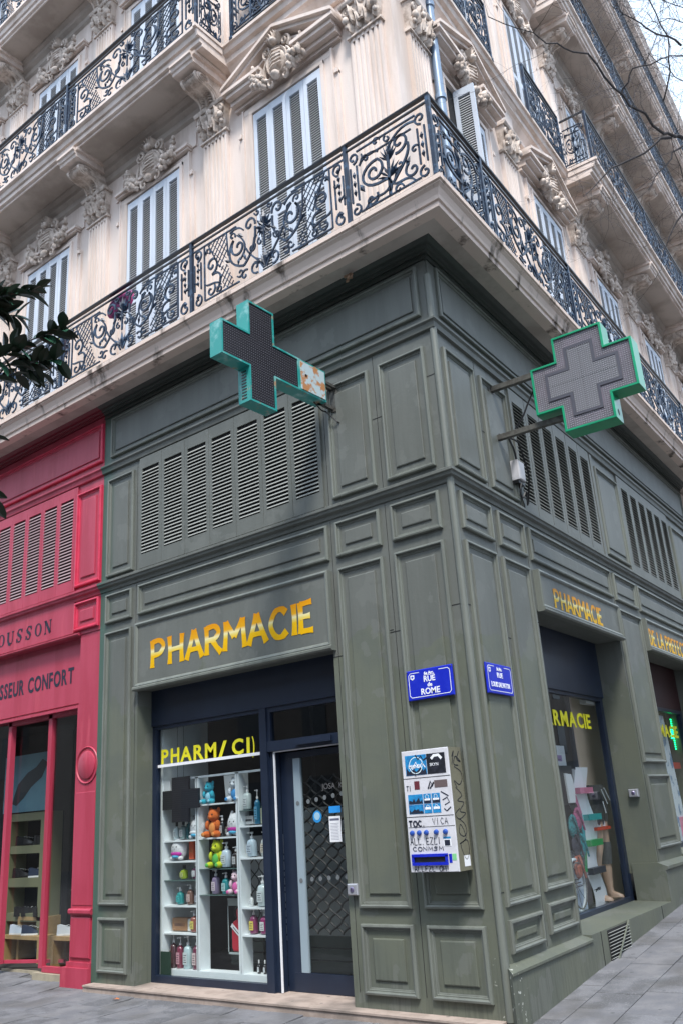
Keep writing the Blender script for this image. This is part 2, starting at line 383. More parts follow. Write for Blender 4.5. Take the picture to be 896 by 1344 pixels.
# stone slab balcony of the first floor, wraps the corner
slab1 = [(SW, 6.925), (.425, 6.925), (.425, 6.985), (.445, 6.99), (.45, 7.03), (.475, 7.09), (.505, 7.115), (.505, 7.13), (.525, 7.135), (.525, 7.185), (SW, 7.185)]
for F, U in (('L', UL), ('R', UR)):
    g = G(F); g.extr(slab1[1:-1] + [(.3, 7.185), (.3, 6.925)], 0, U, m0=-KM); fa = obj('balcony_fascia', g, FASC, bld, F)
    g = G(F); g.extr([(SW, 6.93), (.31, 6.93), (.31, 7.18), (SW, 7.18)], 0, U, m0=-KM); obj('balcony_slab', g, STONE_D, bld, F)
# upper slabs: balconies from 2.66 (left) and 5.4 (right), thinner wall cornice elsewhere
def slab_prof(z, o):
    return [(SW, z - .27), (o - .13, z - .27), (o - .13, z - .23), (o - .09, z - .22), (o - .09, z - .15), (o - .06, z - .14), (o - .045, z - .07), (o - .005, z - .055), (o, z - .05), (o, z), (SW, z)]
def corn_prof(z, o):
    return [(SW, z - .42), (SW + .05, z - .42), (SW + .06, z - .36), (o - .14, z - .27), (o - .1, z - .24), (o - .1, z - .15), (o - .05, z - .13), (o - .03, z - .06), (o, z - .05), (o, z), (SW, z)]
BAL = {'L': 2.64, 'R': 5.36}; PB = .58
PIL = {'L': [.495] + [3.0 + 2.51 * k for k in range(4)], 'R': [.67] + [3.2 + 2.72 * k for k in range(9)]}
WIN = {'L': [1.745 + 2.51 * k for k in range(4)], 'R': [1.83 + 2.72 * k for k in range(9)]}
for z in FL[1:]:
    for F, U in (('L', UL), ('R', UR)):
        g = G(F); g.extr(corn_prof(z, .12), 0, BAL[F] + .01, m0=-KM); obj('string_cornice', g, STONE, bld, F)
        pr = slab_prof(z, PB); g = G(F); g.extr(pr, BAL[F], U)
        # moulded return at the end of the balcony
        g.extr([(.1, z - .05), (PB + .02, z - .05), (PB + .02, z + .001), (.1, z + .001)], BAL[F] - .03, BAL[F] + .02)
        g.extr([(.1, z - .15), (PB - .04, z - .15), (PB - .02, z - .06), (.1, z - .06)], BAL[F] - .016, BAL[F] + .02)
        obj('balcony_slab', g, STONE, bld, F)
        # bed moulding against the wall + sunk soffit
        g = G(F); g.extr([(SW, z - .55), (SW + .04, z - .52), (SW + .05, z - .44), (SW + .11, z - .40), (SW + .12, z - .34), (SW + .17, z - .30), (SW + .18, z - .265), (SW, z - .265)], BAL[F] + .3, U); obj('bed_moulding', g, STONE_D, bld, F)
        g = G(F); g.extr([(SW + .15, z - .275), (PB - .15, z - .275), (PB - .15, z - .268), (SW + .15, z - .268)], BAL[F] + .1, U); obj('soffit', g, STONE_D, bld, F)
# crowning cornice
for F, U in (('L', UL), ('R', UR)):
    g = G(F); g.extr([(SW, TOP - .7), (SW + .1, TOP - .65), (SW + .14, TOP - .5), (.22, TOP - .3), (.34, TOP - .25), (.34, TOP - .12), (.42, TOP), (.42, TOP + .06), (SW, TOP + .06)], 0, U, m0=-KM)
    for k in range(int(U / .3)): g.box(.2 + k * .3, .34 + k * .3, SW, .2, TOP - .52, TOP - .3)
    obj('crown_cornice', g, STONE, bld, F)
    g = G(F); g.extr([(.34, TOP + .06), (.36, TOP + .06), (-1.6, TOP + 1.5), (-1.62, TOP + 1.46)], 0, U, m0=-KM); obj('roof', g, mat('slate_roof' + F, (.12, .14, .19), .5), bld, F)
# ---- shutters
def shutter_mesh(wd=.275, h=2.93):
    g = G('R'); st = .055; t = .035
    g.box(0, st, 0, t, 0, h); g.box(wd - st, wd, 0, t, 0, h); g.box(st, wd - st, 0, t, 0, .12); g.box(st, wd - st, 0, t, h - .11, h); g.box(st, wd - st, 0, t - .003, h * .42, h * .42 + .09)
    g.cur = 1; z = .14; p = .036
    while z < h - .13:
        if not (h * .42 - .03 < z < h * .42 + .08): g.box(st, wd - st, .006, .037, z, z + .007, rx=radians(-54))
        z += p
    g.cur = 2; g.box(st, wd - st, .0, .003, .1, h - .1); return g.mesh('shutter', [SHUT, SLAT, SGAP])
SHM = shutter_mesh()
# ---- cartouche over a window
def leafpts(g, bx, bd, bz, ang, L, wdt, curl=.3, th=.03, n=5):
    """a carved leaf in the u,z plane growing from the base at an angle"""
    ls = []
    for i in range(n + 1):
        t = i / n; a = ang + curl * t
        x = bx + L * t * cos(ang + curl * t * .5); z = bz + L * t * sin(ang + curl * t * .5)
        ww = wdt * (sin(pi * (t * .85 + .12)) + .05); nx, nz = -sin(a), cos(a); dd = bd + .04 * t * t + th
        ls.append([(x + nx * ww / 2, bd + .01 * t, z + nz * ww / 2), (x, dd + .012, z), (x - nx * ww / 2, bd + .01 * t, z - nz * ww / 2), (x, bd - .02, z)])
    g.loops(ls, cap=True, cap0=True)
def cartouche_mesh():
    g = G('R'); g.sm = True; rnd = random.Random(3)
    ls = []                                            # shield body
    for sc_, d in ((1.0, 0), (1.0, .05), (.93, .075), (.86, .07), (.80, .05), (.74, .05), (.60, .085), (.3, .11), (.05, .115)):
        l = []
        for i in range(20):
            a = 2 * pi * i / 20; rx = .20 + .02 * cos(2 * a); l.append((sc_ * rx * cos(a), d, .30 + sc_ * (.27 if sin(a) < 0 else .24) * sin(a)))
        ls.append(l)
    g.loops(ls, cap=True)
    for k in range(5): g.tube([(-.12 + .0 * k, .085, .18 + k * .055), (0, .125, .15 + k * .06), (.12, .09, .19 + k * .055)], .012, 5)
    for s in (-1, 1):
        g.tube([(x * s, .05 + .02 * i / 14, z) for i, (x, z) in enumerate(spiral(.19, .53, .10, .02, -1.2, 7.5, 14))], .026, 6, .016)
        g.tube([(x * s, .05, z) for x, z in bez((.17, .05), (.30, .08), (.33, .3), (.2, .42), 8)], .03, 6, .02)
        g.tube([(x * s, .05, z) for x, z in spiral(.14, .0, .08, .015, 1.5, -4.8, 12)], .024, 6, .014)
        # garland with a bulb finial
        for k in range(22):
            t = k / 21; x = .26 + .26 * t; z = .08 + .12 * t + .07 * sin(k * 2.3); r = .028 + .022 * rnd.random()
            g.ell((x * s, .05 + .05 * rnd.random(), z), (r, r, r * 1.1), 6, 4)
        for k in range(5): leafpts(g, .3 * s + .05 * k * s, .03, .12 + .03 * k, pi / 2 - s * (.9 - .45 * k), .16, .06, .5 * s)
        g.ell((.47 * s, .06, .30), (.035, .035, .05), 7, 5); g.ell((.49 * s, .06, .37), (.045, .045, .035), 7, 5); g.ell((.5 * s, .06, .44), (.03, .03, .05), 7, 5)
    for k in range(7): leafpts(g, 0, .05, .56, pi / 2 + (k - 3) * .36, .16, .07, 0, .04)
    g.ell((0, .1, .58), (.07, .05, .05), 8, 5); g.ell((0, .09, .03), (.08, .05, .06), 8, 5)
    return g.mesh('cartouche', CARVE)
CARM = cartouche_mesh()
# ---- pilaster (fluted), capital, console
def pilaster_mesh(h, wd=.44):
    g = G('R'); n = 6; f = wd / (2 * n + 1); pts = [(-wd / 2, 0)]
    pts.append((-wd / 2, .055)); x = -wd / 2
    for k in range(n):
        x += f; pts += [(x, .055), (x + .25 * f, .038), (x + .75 * f, .038), (x + f, .055)]; x += f
    pts += [(wd / 2, .055), (wd / 2, 0)]
    m = len(pts); ls = [[(a, b, z) for a, b in pts] for z in (0, h - .03)]
    g.loops(ls); g.loops([ls[1], [(a, .055 if 0 < i < m - 1 else b, h) for i, (a, b) in enumerate(pts)]])
    for k in range(n): g.box(-wd / 2 + f * (1 + 2 * k), -wd / 2 + f * (2 + 2 * k), .045, .062, h - .05, h)
    g.box(-wd / 2 - .02, wd / 2 + .02, 0, .08, 0, .25); return g.mesh('pilaster', STONE)
def capital_mesh(wd=.46):
    g = G('R'); g.sm = True; w2 = wd / 2
    g.extr([(0, 0), (.085, 0), (.085, .02), (.075, .03), (.075, .045), (0, .045)], -w2 - .015, w2 + .015)
    g.loops([[(-w2 + .03, 0, .04), (-w2 + .03, .06, .04), (w2 - .03, .06, .04), (w2 - .03, 0, .04)], [(-w2 - .03, 0, .42), (-w2 - .03, .13, .42), (w2 + .03, .13, .42), (w2 + .03, 0, .42)]])
    for k in range(4): leafpts(g, -w2 + .06 + k * (wd - .12) / 3, .07, .05, pi / 2 + (1.5 - k) * .12, .19, .11, (k - 1.5) * .15, .05)
    for k in range(3): leafpts(g, -w2 + .12 + k * (wd - .24) / 2, .09, .16, pi / 2 + (1 - k) * .25, .22, .12, (k - 1) * .3, .06)
    for s in (-1, 1):
        g.tube([(s * x, .13, z) for x, z in [(0.02, .12), (.06, .25), (.12, .34)] + spiral(.185, .33, .075, .012, pi * .9, -pi * 2.4, 14)], .022, 6, .014)
        g.ell((s * .2, .14, .21), (.045, .045, .055), 7, 5); g.ell((s * .2, .12, .13), (.03, .03, .04), 6, 4)
    g.ell((0, .15, .36), (.05, .04, .05), 7, 5); leafpts(g, 0, .1, .28, pi / 2, .16, .09)
    g.extr([(0, .42), (.15, .42), (.17, .45), (.17, .47), (0, .47)], -w2 - .05, w2 + .05)
    return g.mesh('capital', CARVE)
def console_mesh():
    """carved S-scroll bracket; origin at the wall at capital top, rises .62, projects .6"""
    g = G('R'); wd = .30; w2 = wd / 2
    prof = [(0, 0), (.13, 0)] + bez((.15, .03), (.17, .22), (.22, .28), (.33, .30), 7) + [(.36 + .145 * cos(a), .42 + .145 * sin(a)) for a in [-1.35 + k * .37 for k in range(9)]] + [(.30, .60), (0, .60)]
    g.extr(prof, -w2, w2)
    g2 = G('R')
    for s in (-1, 1):
        sp = spiral(.37, .43, .115, .015, -1.8, 8.5, 18)
        g.tube([(s * (w2 + .005), d, z) for d, z in sp], .018, 5, .012)
        g.tube([(s * (w2 + .003), d, z) for d, z in bez((.10, .03), (.14, .26), (.2, .33), (.33, .315), 8)], .016, 5)
        g.tube([(s * w2 * .82, d + .012, z) for d, z in prof[1:18]], .02, 5)
    # acanthus on the front, beads on the scroll
    for k in range(7):
        d, z = prof[2 + k] if k < 7 else prof[9]
        for s in (-1, 1): g.tube([(0, d + .01, z), (s * .06, d + .045, z + .035), (s * .12, d + .02, z + .02)], .022, 5, .008)
    g.tube([(0, d + .02, z) for d, z in prof[1:12]], .028, 6, .02)
    for k in range(5): g.ell((-.08 + k * .04, .52, .43), (.016, .016, .016), 6, 4)
    g.sm = True
    return g.mesh('console', CARVE)
CAPM, CONM = capital_mesh(), console_mesh()
PILM = {k: pilaster_mesh(h) for k, h in (('a', 10.2 - 7.19), ('b', 13.95 - 11.37), ('c', 17.68 - 15.1), ('d', 21.2 - 18.83))}
PANM = G('R'); PANM.ring(0, 1, 0, 1, [(0, 0), (0, .03), (.01, .03)])
CAPZ = [10.2, 13.95, 17.68, 21.2]
for F in 'LR':
    for fi, z0 in enumerate(FL):
        kmax = len(PIL[F])
        for k, u in enumerate(PIL[F]):
            if F == 'L' and fi == 3: continue
            if F == 'L' and u > UL - .3: continue
            pl = put('pilaster', PILM['abcd'[fi]], bld, F, u, SW, z0)
            put('capital', CAPM, pl, F, 0, .0, CAPZ[fi] - z0, sub=True)
            if fi < 3 and (u > BAL[F]):
                zt = FL[fi + 1] - .27; zc = CAPZ[fi] + .45
                put('console', CONM, pl, F, 0, .0, zc - z0, sub=True, scale=(1, 1, (zt - .13 - zc) / .6))
                g = G('R')
                g.extr([(0, zt - .14), (.60, zt - .14), (.61, zt - .10), (.63, zt - .09), (.64, zt - .05), (.665, zt - .04), (.665, zt), (0, zt)], -.20, .20)
                g.extr([(0, zt - .05), (.62, zt - .05), (.62, zt), (0, zt)], -.245, .245)
                o = obj('console_block', g, STONE, pl, None, (0, 0, -z0))
            elif fi < 3:
                zt = FL[fi + 1] - .27; g = G('R')
                g.extr([(0, CAPZ[fi] + .46), (.1, CAPZ[fi] + .46), (.1, zt - .02), (.2, zt + .1), (0, zt + .1)], -.22, .22); obj('entablature_block', g, STONE, pl, None, (0, 0, -z0))
# ---- windows
def ped_mesh():
    g = G('R'); w2 = .93
    for s in (-1, 1):
        th = radians(25.5)
        for off, d, t in ((0, .26, .05), (-.055, .21, .06), (-.12, .13, .04)):
            z0 = .16 + off; x1 = w2 + (0 if d > .2 else -.06)
            ax, az = s * x1, z0; bx_, bz_ = 0, z0 + x1 * math.tan(th) * .93
            g.add([(ax, 0, az), (ax, d, az), (ax, d, az + t), (ax, 0, az + t), (bx_, 0, bz_), (bx_, d, bz_), (bx_, d, bz_ + t), (bx_, 0, bz_ + t)], [(0, 1, 5, 4), (1, 2, 6, 5), (2, 3, 7, 6), (3, 0, 4, 7), (0, 3, 2, 1), (4, 5, 6, 7)])
        a, b = s * .26, s * w2
        for d, z0, z1 in ((.24, .10, .15), (.20, .04, .10), (.12, -.03, .04)):
            g.box(a, b - s * (.0 if d > .2 else .05), 0, d, z0, z1)
    g.box(-w2 + .06, w2 - .06, 0, .05, -.08, -.03)
    return g.mesh('pediment', STONE)
PEDM = ped_mesh()
def surround(F, u, z0, h, ww, hood):
    g = G('R'); a = ww / 2
    for s in (-1, 1):
        g.box(s * a, s * (a + .05), 0, .06, 0, h + .05); g.box(s * (a + .05), s * (a + .16), 0, .035, 0, h + .13); g.box(s * (a + .16), s * (a + .185), 0, .05, 0, h + .15)
        g.box(s * (a + .185), s * (a + .25), 0, .03, 0, h - .22); g.box(s * (a + .20), s * (a + .25), 0, .055, h - .26, h - .20)
        g.box(s * (a + .15), s * (a + .30), 0, .02, h + .2, h + .62)
    g.box(-a - .05, a + .05, 0, .062, h, h + .05); g.box(-a - .16, a + .16, 0, .037, h + .05, h + .13)
    if hood:
        g.box(-a - .2, a + .2, 0, .09, h + .16, h + .19); g.box(-a - .22, a + .22, 0, .12, h + .19, h + .23)
    g.box(-a, a, -.02, .004, 0, h)
    g.cur = 1; g.box(-a + .005, a - .005, .0045, .008, 0, h)
    return g.mesh('window_surround', [STONE, DARK])
SURM = {(fi, hd): surround('L', 0, 0, h, 1.13, hd) for fi, h in ((0, 2.97), (1, 2.5), (2, 2.5), (3, 2.3)) for hd in (0, 1)}
HS = [2.97, 2.5, 2.5, 2.3]
SHMS = [SHM] + [shutter_mesh(h=hh - .03) for hh in HS[1:]]
for F in 'LR':
    for fi, z0 in enumerate(FL):
        if F == 'L' and fi == 3: continue
        for k, u in enumerate(WIN[F]):
            ped = fi == 0 and u < BAL[F]; 
            wn = put('window', SURM[(fi, 0 if ped else 1)], bld, F, u, SW, z0)
            if ped: put('pediment', PEDM, wn, F, 0, 0, HS[fi] + .29, sub=True)
            put('cartouche', CARM, wn, F, 0, .05 if not ped else .1, HS[fi] + (.06 if not ped else .1), sub=True, scale=(1, 1, .95) if not ped else (.8, 1.3, .95))
            opened = F == 'R' and fi == 0 and k == 0
            for q in range(4):
                if opened and q in (0, 1): continue
                x = -.56 + q * .28
                put('shutter', SHMS[fi], wn, 'R', x + .003, .012 + (.004 if q in (1, 2) else 0), 0.015, sub=True)
            if opened:
                obj('shutter', SHMS[0], None, wn, None, (-.27, -.03, .015), rz=radians(-88))
# drain pipe and its collar
g = G('R'); g.sm = True; g.tube([(.98, -.04, 7.0), (.98, -.04, 14.9)], .055, 12)
for z in (9.55, 11.0, 13.2): g.tube([(.98, -.04, z), (.98, -.04, z + .07)], .07, 12)
obj('drain_pipe', g, PIPE, bld, 'R')
# ================================================================ RAILINGS
def motif(g, cx, s=1, sx=1.0, zb=.06, zt=.86):
    H = zt - zb
    def c(pts): return [(cx + s * x * sx, zb + z) for x, z in pts]
    return c
def leaf(g, x, z, a, L, wd, d=.0):
    pts = []
    g.add([(x, d - .01, z), (x + L * .5 * cos(a) - wd / 2 * sin(a), d, z + L * .5 * sin(a) + wd / 2 * cos(a)), (x + L * cos(a), d, z + L * sin(a)), (x + L * .5 * cos(a) + wd / 2 * sin(a), d, z + L * .5 * sin(a) - wd / 2 * cos(a)), (x + L * .5 * cos(a), d + .022, z + L * .5 * sin(a)), (x + L * .5 * cos(a), d - .018, z + L * .5 * sin(a))],
          [(0, 4, 1), (1, 4, 2), (2, 4, 3), (3, 4, 0), (0, 1, 5), (1, 2, 5), (2, 3, 5), (3, 0, 5)])
BW = .013
def clipseg(poly, x0, sl):
    # the part of the line x = x0 + (z-.12)/sl inside a convex polygon
    ts = []
    for i in range(len(poly)):
        (ax, az), (bx, bz) = poly[i], poly[(i + 1) % len(poly)]
        fa = ax - x0 - (az - .12) / sl; fb = bx - x0 - (bz - .12) / sl
        if (fa < 0) != (fb < 0): t = fa / (fa - fb); ts.append((ax + (bx - ax) * t, az + (bz - az) * t))
    return ts if len(ts) == 2 and hypot(ts[0][0] - ts[1][0], ts[0][1] - ts[1][1]) > .03 else None
def panel_long(W):
    g = G('R'); g.k = 1.55; h = W / 2
    g.flat([(0, .80), (h - .45, .80)], .010); g.flat([(W, .80), (h + .45, .80)], .010)
    g.flat([(.24, .10), (h - .42, .10)], .010); g.flat([(W - .24, .10), (h + .42, .10)], .010)
    for s, o in ((1, 0), (-1, W)):
        c = lambda pts: [(o + s * x, z) for x, z in pts]
        for x in (.055, .17): g.flat(c([(x, .28), (x, .62)]), .011)
        g.flat(c(spiral(.115, .73, .085, .02, -1.6, 5.2, 14)), BW); g.flat(c(spiral(.115, .14, .085, .02, 1.6, -5.2, 14)), BW)
        for z in (.33, .41, .49, .57): leaf(g, *c([(.113, z)])[0], pi / 2, .08, .05)
        leaf(g, *c([(.113, .66)])[0], pi / 2, .09, .07); leaf(g, *c([(.113, .24)])[0], -pi / 2, .09, .07)
        g.flat(c(spiral(.06, .36, .035, .01, 0, 5, 8)), .009); g.flat(c(spiral(.16, .55, .035, .01, 3, 8, 8)), .009)
        # lattice leaning field
        for poly_ in ([(.30, .79), (h - .62, .79), (h - .60, .50), (.50, .42)], [(.52, .42), (h - .62, .40), (h - .50, .12), (.56, .12)]):
            for sg in (1, -1):
                for k in range(-14, 30): 
                    q_ = clipseg(poly_, k * .078, sg * 1.15)
                    if q_: g.flat(c(q_), .0052, .008)
        g.flat(c([(.30, .79), (.50, .42)]), .008); g.flat(c([(h - .62, .79), (h - .60, .50)]), .008)
        # S scroll beside the lattice
        g.flat(c(spiral(.36, .50, .125, .02, -1.5, 6.2, 20)), .016); g.flat(c(bez((.37, .375), (.50, .40), (.58, .30), (.44, .13), 8)), .015)
        g.flat(c(spiral(.34, .19, .085, .015, .6, -5.2, 14)), .013); g.flat(c(spiral(.50, .16, .055, .012, 2.5, 8.2, 12)), .011)
        # C scroll by the centre
        g.flat(c(spiral(h - .42, .53, .14, .02, 2.2, 9.4, 20)), .016)
        g.flat(c(bez((h - .50, .645), (h - .62, .55), (h - .62, .34), (h - .34, .26), 9)), .016)
        g.flat(c(bez((h - .34, .26), (h - .2, .35), (h - .12, .5), (h - .14, .66), 8)), .016)
        g.flat(c(spiral(h - .23, .72, .10, .018, -.3, 6.3, 16)), .015)
        g.flat(c(spiral(h - .15, .17, .09, .015, -1.2, -7.5, 14)), .013); g.flat(c(spiral(h - .33, .14, .07, .012, .8, 6.5, 12)), .012)
        g.flat(c(bez((h - .02, .10), (h - .12, .28), (h - .22, .3), (h - .30, .46), 8)), .013)
        for x, z, a, L in ((h - .56, .40, 2.6, .12), (h - .45, .30, 1.1, .11), (h - .30, .30, 1.9, .13), (h - .2, .48, .6, .12), (h - .34, .62, 2.4, .12), (.47, .26, .4, .1), (.25, .66, 1.2, .1)):
            px, pz = c([(x, z)])[0]; leaf(g, px, pz, a if s > 0 else pi - a, L, .045)
        for k, a in enumerate((.35, .75, 1.15)):
            leaf(g, h, .10 + .03 * k, pi / 2 - s * a, .20, .05); leaf(g, h, .62 - .02 * k, pi / 2 - s * a, .17, .05); leaf(g, h, .60, -pi / 2 - s * a, .13, .045)
        g.flat(c(spiral(h - .40, .20, .06, .012, 3.6, 9.5, 12)), .011); g.flat(c(spiral(h - .52, .70, .055, .012, -.5, 5.6, 12)), .011)
        g.flat(c(bez((h - .56, .76), (h - .40, .82), (h - .34, .70), (h - .33, .70), 6)), .012); g.flat(c(spiral(h - .07, .44, .05, .01, 1.6, 7.6, 12)), .010)
        g.flat(c(bez((.24, .30), (.30, .24), (.44, .30), (.52, .20), 6)), .012); g.flat(c([(.235, .10), (.235, .80)]), .010); g.flat(c(spiral(h - .10, .82, .045, .01, 3, 9, 12)), .010); g.flat(c(bez((h - .44, .68), (h - .30, .58), (h - .26, .44), (h - .40, .36), 8)), .012); g.flat(c(spiral(h - .20, .42, .06, .012, .5, -5.6, 12)), .011); g.flat(c(spiral(.30, .70, .05, .01, -1, 5, 12)), .010)
    leaf(g, h, .10, pi / 2, .26, .07); leaf(g, h, .60, pi / 2, .22, .06)
    g.flat([(h, .36), (h, .62)], .014)
    return g
def panel_short(W):
    g = G('R'); g.k = 1.55; h = W / 2
    g.flat([(.14, .80), (W - .14, .80)], .010); g.flat([(.2, .74), (.2, .68), (W - .2, .68)][:3], .009)
    g.flat([(.14, .1), (W - .14, .1)], .010)
    for s, o in ((1, 0), (-1, W)):
        c = lambda pts: [(o + s * x, z) for x, z in pts]
        g.flat(c([(.05, .24), (.05, .64)]), .011); g.flat(c([(.13, .24), (.13, .64)]), .011)
        g.flat(c(spiral(.09, .74, .07, .02, -1.6, 5.2, 12)), BW); g.flat(c(spiral(.09, .14, .07, .02, 1.6, -5.2, 12)), BW)
        for z in (.3, .4, .5): leaf(g, *c([(.09, z)])[0], pi / 2, .09, .045)
    g.flat(spiral(.33, .46, .13, .02, 1.2, -6.6, 22), .016); g.flat(bez((.375, .58), (.12, .58), (.12, .28), (.46, .30), 10), .016); g.flat(bez((.46, .30), (.52, .30), (.55, .22), (.50, .14), 6), .015)
    g.flat(spiral(W - .35, .62, .12, .02, -2.0, 5.6, 22), .016); g.flat(bez((W - .25, .56), (W - .22, .42), (W - .38, .30), (W - .45, .22), 10), .016)
    g.flat(spiral(W - .22, .24, .10, .015, 2.0, 9, 18), .014); g.flat(spiral(.28, .17, .085, .015, .5, -6, 16), .014)
    g.flat(spiral(.38, .78, .05, .01, 0, 6, 10), .011); g.flat(spiral(W - .36, .37, .055, .01, 3, 9, 10), .011)
    g.flat(spiral(h + .1, .12, .06, .012, 0, 6.5, 12), .012)
    g.flat(spiral(.52, .74, .05, .01, 2, 8, 12), .011); g.flat(spiral(.24, .66, .06, .012, 3.5, -2.5, 12), .011); g.flat(spiral(W - .18, .44, .05, .01, 0, 6, 12), .011); g.flat(bez((.20, .10), (.30, .24), (.42, .10), (.50, .20), 8), .012); g.flat(bez((W - .2, .10), (W - .3, .26), (W - .42, .12), (W - .48, .24), 8), .012); g.flat(bez((.16, .62), (.22, .72), (.34, .70), (.40, .66), 8), .012); g.flat(bez((W - .15, .74), (W - .30, .80), (W - .42, .72), (W - .50, .60), 8), .012)
    for k, a in enumerate((-1.1, -.7, -.35, 0, .35, .7, 1.1)): leaf(g, h + .01, .30, pi / 2 + a * 1.1, .14 + .06 * cos(a), .03); leaf(g, h + .01, .48, pi / 2 + a * .7, .12 + .09 * cos(a), .024)
    g.flat([(h, .1), (h + .01, .55)], .02)
    for x, z, a in ((.2, .3, 2), (W - .3, .3, 1), (W - .45, .26, .7)): leaf(g, x, z, a, .12, .06)
    return g
PW = 2.5
PLM = panel_long(PW).mesh('railing_panel', IRON); PSM = panel_short(1.0).mesh('railing_panel', IRON)
def railing(F, z, d, u0, posts, end, short_first=None, end_return=None, name='railing'):
    g = G(F)
    mt = -KM if short_first is not None else 0
    g.extr([(d - .022, .985), (d + .022, .985), (d + .026, 1.0), (d + .018, 1.015), (d - .018, 1.015), (d - .026, 1.0)], u0 if mt == 0 else 0, end, m0=mt)
    g.extr([(d - .012, .915), (d + .012, .915), (d + .012, .93), (d - .012, .93)], u0 if mt == 0 else 0, end, m0=mt)
    g.extr([(d - .012, .035), (d + .012, .035), (d + .012, .052), (d - .012, .052)], u0 if mt == 0 else 0, end, m0=mt)
    r = obj('railing', g, IRON_D, bld, F, (0, 0, z))
    if end_return is not None:
        for a_, b_ in ((.985, 1.012), (.035, .052)): g = G(F); g.box(u0 - .013, u0 + .013, end_return, d, a_, b_); obj('return_rail', g, IRON_D, r)
    pm = G('R'); pm.box(-.02, .02, -.02, .02, -.03, 1.0); pm.box(-.028, .028, -.028, .028, -.03, .02); pm = pm.mesh('post', IRON)
    for u in posts: put('post', pm, r, F, u, d, 0, sub=True)
    return r
DR = .455
def panels(r, F, spans, d, short=()):
    for a, b in spans:
        w_ = b - a; sh = w_ < 1.5
        me, W0 = (PSM, 1.0) if sh else (PLM, PW)
        xa = -b if F == 'L' else a
        obj('railing_panel', me, None, r, None, (xa, -d, 0), scale=(w_ / W0, 1, 1.06))
# first floor
pl_ = [.535, 2.87, 5.46, 7.97, 10.5]; c0 = -DR * KM
r = railing('L', FL[0], DR, 0, [c0] + pl_, 10.6, short_first=1); panels(r, 'L', [(c0 + .02, .535)] + list(zip(pl_[:-1], pl_[1:])), DR)
prr = [.62, 3.15] + [5.82 + 2.72 * k for k in range(5)]
r = railing('R', FL[0], DR, 0, prr, 17, short_first=1); panels(r, 'R', [(c0 + .02, .62)] + list(zip(prr[:-1], prr[1:])), DR)
for z in FL[1:]:
    dd = PB - .06
    pl2 = [BAL['L'] + .03] + [3.0 + 2.51 * k for k in range(1, 4)]
    if z < 18:
        r = railing('L', z, dd, BAL['L'] + .03, pl2, pl2[-1], end_return=.1); panels(r, 'L', zip(pl2[:-1], pl2[1:]), dd)
        obj('railing_panel', PSM, None, r, None, (-BAL['L'] - .03, -.06, 0), rz=radians(-90), scale=(.42, 1, 1))
    pr2 = [BAL['R'] + .03] + [5.92 + 2.72 * k for k in range(1, 8)]
    r = railing('R', z, dd, BAL['R'] + .03, pr2, pr2[-1], end_return=.1); panels(r, 'R', zip(pr2[:-1], pr2[1:]), dd)
    obj('railing_panel', PSM, None, r, None, (BAL['R'] + .03, -.06, 0), rz=radians(-90), scale=(.42, 1, 1))
    for F, us in (('L', [1.745]), ('R', [1.83, 4.55])):     # small balconets in front of single windows
        if z > 18: continue
        for u in us:
            r = railing(F, z, .10, u - .70, [u - .70, u + .70], u + .70); panels(r, F, [(u - .7, u), (u, u + .7)], .10)
# ================================================================ GREEN SHOPFRONT
shop = thing('pharmacy_shopfront', 'grey green panelled wooden shopfront of the pharmacy wrapping the street corner', 'shopfront')
def part(name, g, m, F, parent=None, loc=(0, 0, 0)): return obj(name, g, m, parent or shop, F, loc)
zb = .13
g = G('L')
g.box(4.34, 5.07, -.35, 0, .05, 6.95); g.box(.021, 1.46, -.3, 0, .05, 6.95); g.box(1.46, 4.34, -.35, 0, 3.14, 6.95)
part('wall_boarding', g, GREEN, 'L')
g = G('R')
g.box(.021, 1.63, -.37, 0, .42, 6.95); g.box(4.22, 5.27, -.37, 0, .80, 6.95); g.box(7.9, 8.95, -.6, 0, 1.0, 6.95)
g.box(1.63, 4.22, -.3, 0, 3.48, 6.95); g.box(5.27, 7.9, -.3, 0, 3.48, 6.95); g.box(8.95, 9.3, -.3, 0, 1, 6.95)
part('wall_boarding', g, GREEN, 'R')
g = G(); g.lathe([(.034, .13), (.034, 6.6)], (-.002, .008, 0), 10); g.sm = True; part('corner_bead', g, GEDGE, None)
# plinth on the sloping street
g = G('R'); g.extr([(-.3, .0), (.085, .0), (.085, .44), (.10, .45), (.10, .468), (0, .50), (-.3, .50)], .021, 1.63, m0=-1.1); part('plinth', g, GREEN, 'R')
g = G('R'); g.extr([(-.37, .0), (.085, .0), (.085, .50), (-.37, .515)], 1.63, 4.20); part('sill', g, GREEN, 'R')
g = G('R'); g.extr([(-.3, .0), (.085, .0), (.085, .83), (.11, .84), (.11, .87), (0, .91), (-.3, .91)], 4.20, 5.25)
g.extr([(-.5, .0), (.085, .0), (.085, .93), (-.5, .94)], 5.25, 7.9); g.extr([(-.3, .0), (.085, .0), (.085, 1.12), (.11, 1.13), (0, 1.2), (-.3, 1.2)], 7.9, 9.3); part('plinth', g, GREEN, 'R')
for a in (1.86, 3.80): g = G('R'); g.box(a, a + .01, .083, .088, .05, .50); part('plinth_joint', g, DARK, 'R')
